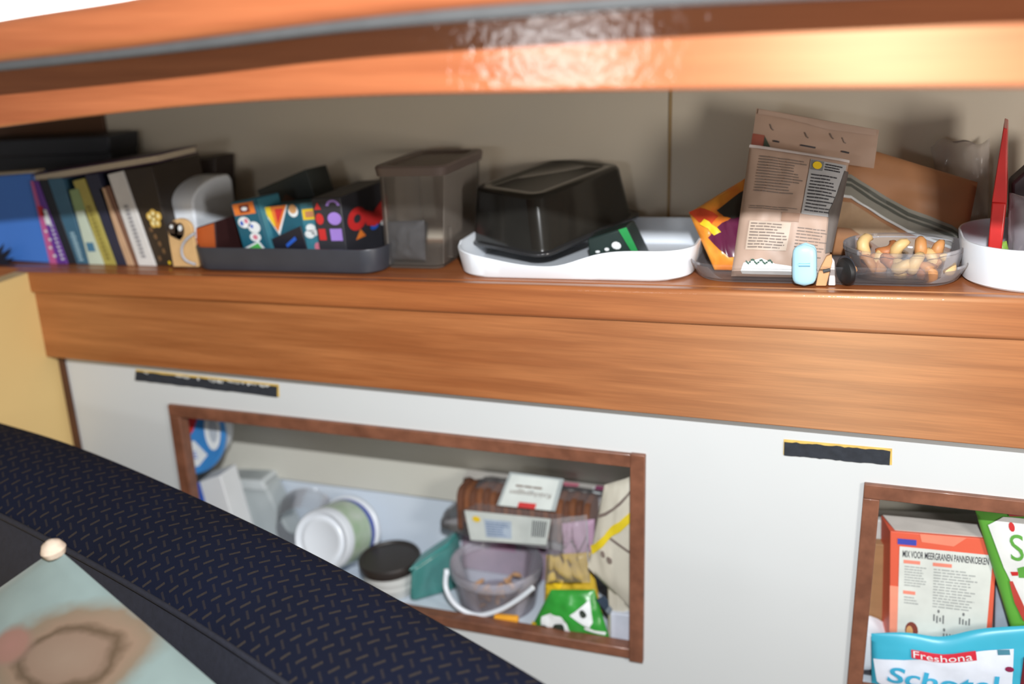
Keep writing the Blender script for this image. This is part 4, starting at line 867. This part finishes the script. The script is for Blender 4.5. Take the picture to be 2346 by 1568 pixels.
for i in range(ns):
    if i < 2: o = pr0[i]
    else: o = pr0[i % 2].copy(); COL.objects.link(o)
    o.parent = bd; o.matrix_parent_inverse = Matrix.Identity(4)
    o.location = Vector((bl.x + dx * (i + .5), .135 + sr.uniform(-.002, .002), (zb + zt) / 2 + .001 + sr.uniform(-.003, .001))) - bd.location; o.rotation_euler = (sr.uniform(-.05, .05), sr.uniform(-.03, .03), 0)
bagq = [at(1058, 1060, .175), at(1425, 1102, .175), Vector((at(1400, 1240, .115).x, .115, zb - .002)), Vector((at(1030, 1225, .115).x, .115, zb - .002))]
vs, fs = [], []
nseg = 18; prf = [(.096, zb - .001), (.093, zb + .03), (.094, zb + .06), (.102, zt - .02), (.122, zt + .004), (.148, zt + .008), (.165, zt), (.168, zb + .03), (.167, zb - .001)]
bx0, bx1 = at(1005, 1150, .11).x, at(1400, 1150, .11).x
for i in range(nseg + 1):
    t = i / nseg; x = bx0 + (bx1 - bx0) * t; sq = min(1, .25 + 3.2 * t) if t < .3 else 1
    for y, z in prf: vs.append(Vector((x + .004 * noise.noise(Vector((t * 9, z * 60, 1))), .135 + (y - .135) * (.4 + .6 * sq), zb + (z - zb) * (sq * (1 + .03 * noise.noise(Vector((t * 11, y * 50, 4))))))))
m_ = len(prf)
for i in range(nseg):
    for k in range(m_): fs.append((i * m_ + k, i * m_ + (k + 1) % m_, (i + 1) * m_ + (k + 1) % m_, (i + 1) * m_ + k))
fs += [tuple(range(m_)), tuple(reversed(range(nseg * m_, nseg * m_ + m_)))]
mesh('plastic_wrap', vs, fs, CLRB, bd, smooth=True, angle=70)
# white crimped inner sheet on the top of the slices
tf_ = qfn([Vector((bl.x - .002, .166, zt + .004)), Vector((br.x + .03, .166, zt + .004)), Vector((br.x + .03, .107, zt + .0)), Vector((bl.x - .002, .107, zt + .0))])
zig = [(0, 0), (1, 0), (1, .42)]; kz = 22
for i in range(kz, -1, -1): zig.append((i / kz, .40 + (.10 if i % 2 else 0)))
decal('top_sheet', tf_, [[(i / kz, 0), ((i + 1) / kz, 0), ((i + 1) / kz, .36 + (.14 if i % 2 else 0.02)), (i / kz, .36 + (.02 if i % 2 else .14))] for i in range(kz)], M('sheet_white', (198, 194, 188), .5), bd, .003)
lq = [at(1168, 1082, .118), at(1292, 1098, .118), at(1272, 1172, .090), at(1138, 1158, .090)]
LBL = M('label_paper', (206, 212, 208), .5); LBE = M('label_edge', (160, 168, 168), .5)
tlb = hexa('top_label', lq, shift(lq, (0, .0006, -.0006)), LBE, bd, 0); lfq = qfn(lq); decal('label_face', lfq, [rect(.05, .06, .93, 1)], LBL, tlb, .0008)
text('label_text', lfq, 'Knäckepaggen', .14, .46, .86, .66, INK, tlb, .0014, flip=True); decal('label_text', lfq, lines(.2, .8, .32, .42, 1, .6, 5), INK, tlb, .0014); decal('red_tab', lfq, [rect(.36, .84, .66, 1)], RED, tlb, .0016)
fq = [at(1064, 1170, .091), at(1262, 1190, .091), at(1252, 1250, .091), at(1078, 1238, .091)]
flb = hexa('front_label', fq, shift(fq, (0, .0006, 0)), LBL, bd, 0); ff = qfn(fq)
decal('label_print', ff, [rect(.22, .22, .55, .85)], M('label_bluegrey', (176, 190, 206), .5), flb, .0008); decal('label_print', ff, lines(.24, .52, .3, .8, 6, .4, 3), M('ink_blue', (110, 130, 166), .5), flb, .0013); decal('emblem', ff, [ell(.13, .25, .05, .1, 12)], YELP, flb, .0012); decal('label_print', ff, [rect(.80 + .025 * i, .1, .812 + .025 * i, .7) for i in range(7)], INKD, flb, .0012)
decal('pink_tab', tf_, [rect(.66, .08, .76, .34)], PINK, bd, .004); decal('round_badge', tf_, [ell(.90, .3, .05, .2, 14)], WPR, bd, .004); decal('round_badge', tf_, [rect(.87, .08, .94, .3)], M('badge_plum', (150, 70, 110), .4), bd, .0045)
# bags at the right side of the left locker
def bag(name, px, th, mat, lab, cat, seed, wr=.004, grp=None, floor=None, freq=5, nu=18, nv=20, **k):
    q = quad(px, .05, floor); t = root(name, lab, cat, (q[2] + q[3]) / 2, grp); o, f = pouch('bag_body', q, th, mat, t, nu, nv, wr=wr, seed=seed, freq=freq, **k); return t, f
pk, f = bag('pink_pack', [(1288, 1200, .085), (1362, 1190, .09), (1362, 1300, .075), (1292, 1300, .075)], .006, M('pink_foil', (196, 160, 186), .3, .1, 30), 'pale pink pack wedged between the bread and the white bag', 'pack', 61, floor=FLR); decal('dark_stroke', f, [[(.1, .5), (.8, .1), (.8, .14), (.12, .56)]], M('stroke', (130, 100, 120), .5), pk, .003, 2)
wbg, f = bag('flour_bag', [(1392, 1112, .06), (1452, 1090, .06), (1462, 1440, .03), (1392, 1425, .03)], .014, M('bag_cream', (206, 200, 184), .4, .06, 18, bump=.2), 'cream bag with a yellow diagonal band against the right stile', 'bag', 63, floor=FLR, wr=.005)
# wider belly of the same bag bulges left
wq = quad([(1380, 1128, .055), (1456, 1104, .055), (1464, 1400, .028), (1356, 1280, .035)], .05)
o, f2 = pouch('bag_bulge', [at(1384, 1112, .055), at(1462, 1088, .055), at(1470, 1425, .026), at(1346, 1300, .03)], .012, M('bag_cream', (206, 200, 184)), wbg, 18, 18, wr=.004, seed=64, freq=4, pw=.6)
decal('yellow_band', f2, [pix(f2, (1352, 1250), (1400, 1206), (1456, 1158), (1456, 1182), (1400, 1230), (1358, 1270))], ink('band_yellow', (226, 200, 40)), wbg, .0024, 5); decal('grey_line', f2, [pix(f2, (1372, 1180), (1452, 1112), (1454, 1118), (1374, 1187))], INK, wbg, .002, 4); decal('grey_line', f2, [pix(f2, (1388, 1222), (1454, 1270), (1454, 1276), (1388, 1229))], INK, wbg, .002, 3); decal('grey_mark', f2, [ell(*puv(f2, 1382, 1270), .05, .03, 8), ell(*puv(f2, 1396, 1284), .05, .03, 8)], INK, wbg, .002)
wrp, f = bag('plastic_bag', [(1262, 1190, .045), (1345, 1180, .045), (1352, 1335, .036), (1250, 1335, .036)], .006, CLEAR('crinkle_clear', (206, 206, 210), .10, .06, fres=1.6), 'crinkled clear wrap glinting in front of the pink pack', 'bag', 66, wr=.008, freq=8, grp='clear plastic bags')
yb, f = bag('yellow_pack', [(1252, 1272, .07), (1352, 1266, .07), (1385, 1400, .06), (1245, 1400, .06)], .012, M('yellow_foil', (196, 160, 40), .22, scale=30, col2=(228, 190, 70), bump=.3), 'crumpled shiny yellow pack above the green bag', 'pack', 67, wr=.006, floor=FLR); decal('bright_corner', f, [[(.05, .3), (.2, .22), (.4, .35), (.3, .55), (.05, .6)]], ink('bright_yellow', (248, 206, 40)), yb, .002, 3)
gb_, f = bag('green_bag', [(1262, 1352, .035), (1362, 1352, .04), (1400, 1470, .022), (1215, 1455, .022)], .013, M('green_foil', (52, 148, 56), .28, .15, 20, bump=.2), 'bright green snack bag with white print in the bottom right corner', 'bag', 69, wr=.004, floor=FLR)
decal('print', f, [[(.5, .48), (.86, .16), (.84, .6), (.78, .70)], [(.72, .68), (.98, .78), (.96, .84), (.72, .74)], [(.08, .62), (.2, .5), (.36, .52), (.46, .62), (.52, .82), (.4, .95), (.3, .8), (.12, .8)]], WPR, gb_, .0022, 3); decal('print', f, [ell(.72, .42, .05, .07, 10), ell(.36, .8, .09, .11, 10), ell(.16, .82, .05, .05, 8)], M('print_dark', (44, 52, 44), .5), gb_, .003, 1); decal('print', f, [ell(.72, .86, .05, .05, 8), ell(.88, .9, .06, .06, 8)], YELP, gb_, .0028, 1); decal('print', f, [ell(.24, .9, .04, .06, 8)], PINK, gb_, .003, 1); decal('print', f, [[(0, .8), (.05, .78), (.04, 1), (0, 1)]], YELP, gb_, .0028, 1)
q = quad([(1398, 1406), (1456, 1412), (1456, 1480), (1398, 1472)], .018, FLR); wc = root('small_carton', 'small white carton in the bottom right corner of the left locker', 'carton', (q[2] + q[3]) / 2); hexa('carton_body', q, shift(q, (0, .03, 0)), M('carton_white', (206, 212, 226), .45), wc, .002); decal('print', qfn(q), [rect(.78, .1, 1, .8)], INK, wc, .0008)
q = quad([(1366, 1376, .03), (1384, 1366, .03), (1412, 1404, .028), (1402, 1420, .028)], .03); sp = root('dark_strap', 'short dark blue strap above the small white carton', 'strap', q[2]); hexa('strap_body', q, shift(q, (0, .003, 0)), M('strap_blue', (52, 66, 84), .5), sp, .0006); hexa('buckle', [qfn(q)(u, v) + Vector((0, -.002, 0)) for u, v in ((.1, .55), (.95, .5), (.95, .75), (.1, .8))], [qfn(q)(u, v) + Vector((0, .0, 0)) for u, v in ((.1, .55), (.95, .5), (.95, .75), (.1, .8))], M('buckle_grey', (120, 130, 140), .3), sp, .0004)
q = quad([(1130, 1413), (1184, 1417), (1186, 1430), (1132, 1427)], .014); ot = root('orange_tie', 'short orange plastic tie lying on the opening edge below the bucket', 'tie', q[3]); hexa('tie_body', q, shift(q, (0, .01, 0)), ink('tie_orange', (240, 170, 50)), ot, .002)

# ------------------------------------------------------------------ right locker
q = quad([(2004, 1192, .11), (2280, 1206, .11), (2280, 1500, .11), (2000, 1500, .11)], .11, FLR)
wbx = root('white_carton', 'white carton behind the orange recipe box', 'carton', (q[2] + q[3]) / 2); hexa('carton_body', q, shift(q, (0, .035, 0)), M('carton_grey', (210, 208, 204), .5), wbx, .003)
fl = [at(2040, 1216, .108), at(2100, 1216, .108), at(2090, 1196, .108), at(2072, 1190, .108)]; hexa('flap', fl, shift(fl, (0, .002, 0)), WHT2, wbx, 0)
q = quad([(1980, 1246, .09), (2036, 1250, .09), (2034, 1500, .09), (1972, 1500, .09)], .09, FLR)
cbx = root('brown_box', 'plain brown cardboard box behind the left frame of the right locker', 'box', (q[2] + q[3]) / 2); hexa('box_body', q, shift(q, (0, .018, 0)), M('cardboard', (176, 132, 92), .6, .1, 12, stretch=(1, 1, 4)), cbx, .001)
q = quad([(2040, 1218, .06), (2286, 1238, .06), (2268, 1560, .05), (2036, 1560, .05)], .06, FLR)
ob = root('recipe_box', 'orange baking mix box with a printed white recipe panel', 'box', (q[2] + q[3]) / 2)
SAL = M('box_orange', (222, 98, 72), .45, .04, 8); hexa('box_body', q, shift(q, (-.012, .045, 0)), SAL, ob, .001); f = qfn(q)
tq = [q[0] + Vector((-.01, .035, .006)), q[1] + Vector((-.012, .035, .004)), q[1] + Vector((-.004, .004, .001)), q[0] + Vector((.006, .004, .001))]; hexa('top_flap', tq, shift(tq, (0, 0, -.001)), M('flap_white', (196, 190, 184), .5), ob, 0)
# printed layout, in fractions of the front (the visible part is about the top two thirds)
V = lambda py: (py - 1218) / (1560 - 1218) * .97
decal('print', f, [[(.28, 0), (.72, 0), (.6, V(1240)), (.3, V(1236))]], M('box_salmon', (236, 138, 112), .45), ob, .0008); decal('print', f, [rect(0, V(1345), .09, 1)], M('box_salmon2', (238, 150, 124), .45), ob, .0008)
rpn = decal('recipe_panel', f, [[(.09, V(1250)), (.965, V(1252)), (.94, V(1470)), (.965, 1), (.07, 1)]], M('recipe_white', (214, 218, 212), .5), ob, .0012); decal('blue_tab', f, [rect(.07, V(1232), .25, V(1245))], M('tab_blue', (66, 74, 170), .45), ob, .0016)
text('title_text', f, 'MIX VOOR MEERGRANEN PANNENKOEKEN', .12, V(1258), .93, V(1274), INKD, rpn, .0018, bold=.012)
SRD = M('print_salmon', (232, 140, 120), .5); IG = M('ink_pale', (168, 172, 170), .5)
for hr in (rect(.13, V(1280), .29, V(1288)), rect(.41, V(1280), .59, V(1288)), rect(.13, V(1352), .25, V(1360))): decal('heading_print', f, [hr], SRD, rpn, .0018)
decal('small_print', f, lines(.14, .36, V(1292), V(1342), 8, .45, 21), IG, rpn, .0018); decal('small_print', f, lines(.42, .86, V(1292), V(1385), 14, .45, 22, 8), IG, rpn, .0018); decal('small_print', f, lines(.14, .28, V(1364), V(1384), 3, .45, 23), IG, rpn, .0018)
decal('drawing_print', f, [ell(.48, V(1392), .012, .012, 8), ell(.72, V(1392), .012, .012, 8), ell(.54, V(1434), .012, .012, 8)] + [rect(.43 + .03 * i, V(1400 + 3 * (i % 3)), .445 + .03 * i, V(1416 + 4 * (i % 2))) for i in range(4)] + [rect(.68 + .03 * i, V(1400 + 3 * (i % 3)), .695 + .03 * i, V(1416)) for i in range(4)] + [rect(.53 + .03 * i, V(1442), .545 + .03 * i, V(1456)) for i in range(4)], M('ink_mid', (120, 122, 122), .5), rpn, .0018)
decal('food_print', f, [ell(.22, V(1446), .065, .06, 14)], M('food_brown', (130, 62, 50), .5), rpn, .0018); decal('food_print', f, [ell(.20, V(1450), .035, .045, 12)], M('food_tan', (214, 160, 106), .5), rpn, .0022)
q = quad([(2284, 1240, .08), (2345, 1244, .08), (2345, 1560, .08), (2276, 1560, .08)], .08, FLR); pb = root('pale_carton', 'pale blue grey carton between the orange box and the green bag', 'carton', (q[2] + q[3]) / 2); hexa('carton_body', q, shift(q, (0, .03, 0)), M('carton_pale', (178, 190, 206), .45), pb, .002)
# green fruit bag
q = [at(2228, 1150, .055), at(2480, 1160, .055), at(2490, 1500, .046), at(2384, 1500, .046)]; q[2].z = q[3].z = FLR
gv = root('fruit_bag', 'green and white fruit bag with green lettering at the right edge', 'bag', (q[2] + q[3]) / 2); GFO = M('bag_green', (96, 166, 62), .35, .12, 12, bump=.15)
o, f = pouch('bag_body', q, .012, GFO, gv, 26, 30, wr=.002, seed=71, freq=4)

pan = [puv(f, *p) for p in ((2264, 1202), (2298, 1184), (2346, 1188), (2420, 1190), (2430, 1440), (2346, 1400), (2300, 1300))]
decal('white_panel', f, [pan], M('bag_white', (226, 228, 226), .35), gv, .0022, 5)
bdg = [puv(f, *p) for p in ((2302, 1164), (2440, 1150), (2440, 1180), (2312, 1182))]; decal('red_badge', f, [bdg], ink('badge_red', (176, 48, 62)), gv, .003, 3)
a_, b__ = puv(f, 2314, 1167), puv(f, 2395, 1181); text('badge_text', f, 'FRESHO', a_[0], a_[1], b__[0], b__[1], WPR, gv, .0042, cuts=1)
a_, b__ = puv(f, 2304, 1222), puv(f, 2420, 1290); text('big_letters', f, 'Sch', a_[0], a_[1], b__[0], b__[1], ink('letter_green', (92, 160, 66)), gv, .0036, shear=.15, cuts=2)
decal('berry_print', f, [ell(*puv(f, 2317, 1206), .03, .022, 10)], RED, gv, .0034, 1); decal('green_word', f, [[puv(f, 2330, 1300), puv(f, 2346, 1296), puv(f, 2400, 1300), puv(f, 2400, 1320), puv(f, 2334, 1322)]], ink('letter_green', (92, 160, 66)), gv, .0034, 2); decal('red_stroke', f, [[puv(f, 2314, 1308), puv(f, 2332, 1308), puv(f, 2332, 1317), puv(f, 2318, 1317)]], RED, gv, .0034, 2)
decal('red_edge', f, [[puv(f, 2312, 1330), puv(f, 2320, 1330), puv(f, 2352, 1400), puv(f, 2420, 1420), puv(f, 2420, 1440), puv(f, 2346, 1420), puv(f, 2325, 1380)]], ink('edge_red', (190, 70, 60)), gv, .003, 3)
# turquoise fruit bag in front
q = [at(1996, 1452, .03), at(2440, 1430, .03), at(2450, 1800, .022), at(1975, 1800, .022)]; q[2].z = q[3].z = FLR
tq_ = root('fruit_bag', 'turquoise and white fruit bag with blue script lettering, bottom right', 'bag', (q[2] + q[3]) / 2); TUR = M('bag_turquoise', (62, 172, 200), .35, .08, 12, bump=.12)
def topcurve(u): return -.0045 * math.exp(-((u - .38) / .14) ** 2) 
f0, b0 = pouch_fns(q, .014, wr=.0022, seed=81, freq=4)
def f(u, v): return f0(u, v) + Vector((0, 0, 2.4 * topcurve(u) * (1 - v)))
def fb_(u, v): return b0(u, v) + Vector((0, 0, 2.4 * topcurve(u) * (1 - v)))
nu, nv = 30, 26; v1, f1 = grid(f, nu, nv); v2, f2_ = grid(fb_, nu, nv); k0 = len(v1); Wn = nu + 1
fs = f1 + [tuple(reversed([i + k0 for i in x])) for x in f2_]
rim = list(range(Wn)) + [j * Wn + nu for j in range(1, nv + 1)] + [nv * Wn + i for i in range(nu - 1, -1, -1)] + [j * Wn for j in range(nv - 1, 0, -1)]
for i in range(len(rim)): fs.append((rim[i], rim[i] + k0, rim[(i + 1) % len(rim)] + k0, rim[(i + 1) % len(rim)]))
mesh('bag_body', v1 + v2, fs, TUR, tq_, smooth=True, angle=75)

pan = [puv(f, *p) for p in ((2002, 1508), (2070, 1512), (2110, 1510), (2240, 1492), (2322, 1486), (2318, 1568), (2312, 1640), (2030, 1640), (2010, 1560))]
decal('white_panel', f, [pan], M('bag_white2', (220, 226, 238), .35), tq_, .0022, 5)
a_, b__ = puv(f, 2092, 1490), puv(f, 2228, 1510)
decal('red_badge', f, [rect(a_[0] - .01, a_[1] - .012, b__[0] + .02, b__[1] + .014)], ink('badge_red2', (206, 40, 60)), tq_, .0032, 5)
text('badge_text', f, 'Freshona', a_[0], a_[1], b__[0], b__[1], WPR, tq_, .0046, cuts=1)
a_, b__ = puv(f, 2032, 1524), puv(f, 2296, 1596); text('script_letters', f, 'Schotel', a_[0], a_[1], b__[0], b__[1], ink('letter_blue', (58, 166, 204)), tq_, .004, shear=.2, cuts=2, bold=.02)
decal('small_print', f, [rect(*puv(f, 2284, 1488), *puv(f, 2314, 1499))], ink('teal_small', (70, 130, 150)), tq_, .0034, 1); decal('berry_print', f, [ell(*puv(f, 2312, 1532), .022, .03, 10)], ink('berry', (130, 30, 70)), tq_, .0034, 1)
q2 = [at(2346, 1512, .012), at(2400, 1480, .012), at(2400, 1700, .012), at(2318, 1700, .012)]; q2[2].z = q2[3].z = FLR
dr = root('dark_red_pack', 'dark red pack at the bottom right corner of the photo', 'pack', (q2[2] + q2[3]) / 2); hexa('pack_body', q2, shift(q2, (.0, .006, 0)), M('dark_red', (112, 34, 42), .4), dr, .001)
# white lid and dark bottle at the left of the right locker
c = at(1992, 1478, .06); wl = root('white_bowl', 'white round bowl behind the left end of the turquoise bag', 'bowl', c - Vector((0, 0, .04))); lathe('bowl_wall', c + Vector((-.006, .0, -.006)), Vector((.1, -1, .3)), [(0, .012), (.022, .012), (.03, .008), (.042, -.012), (.044, -.014), (.041, -.014), (.02, .006), (0, .008)], WHT, wl, 32, angle=70)
q = quad([(1955, 1512, .045), (1992, 1515, .045), (1992, 1640, .045), (1950, 1640, .045)], .045, FLR); db = root('dark_tin', 'dark tin at the foot of the right locker frame', 'tin', (q[2] + q[3]) / 2); hexa('tin_body', q, shift(q, (0, .02, 0)), M('dark_tin', (44, 42, 50), .3, .1), db, .003)
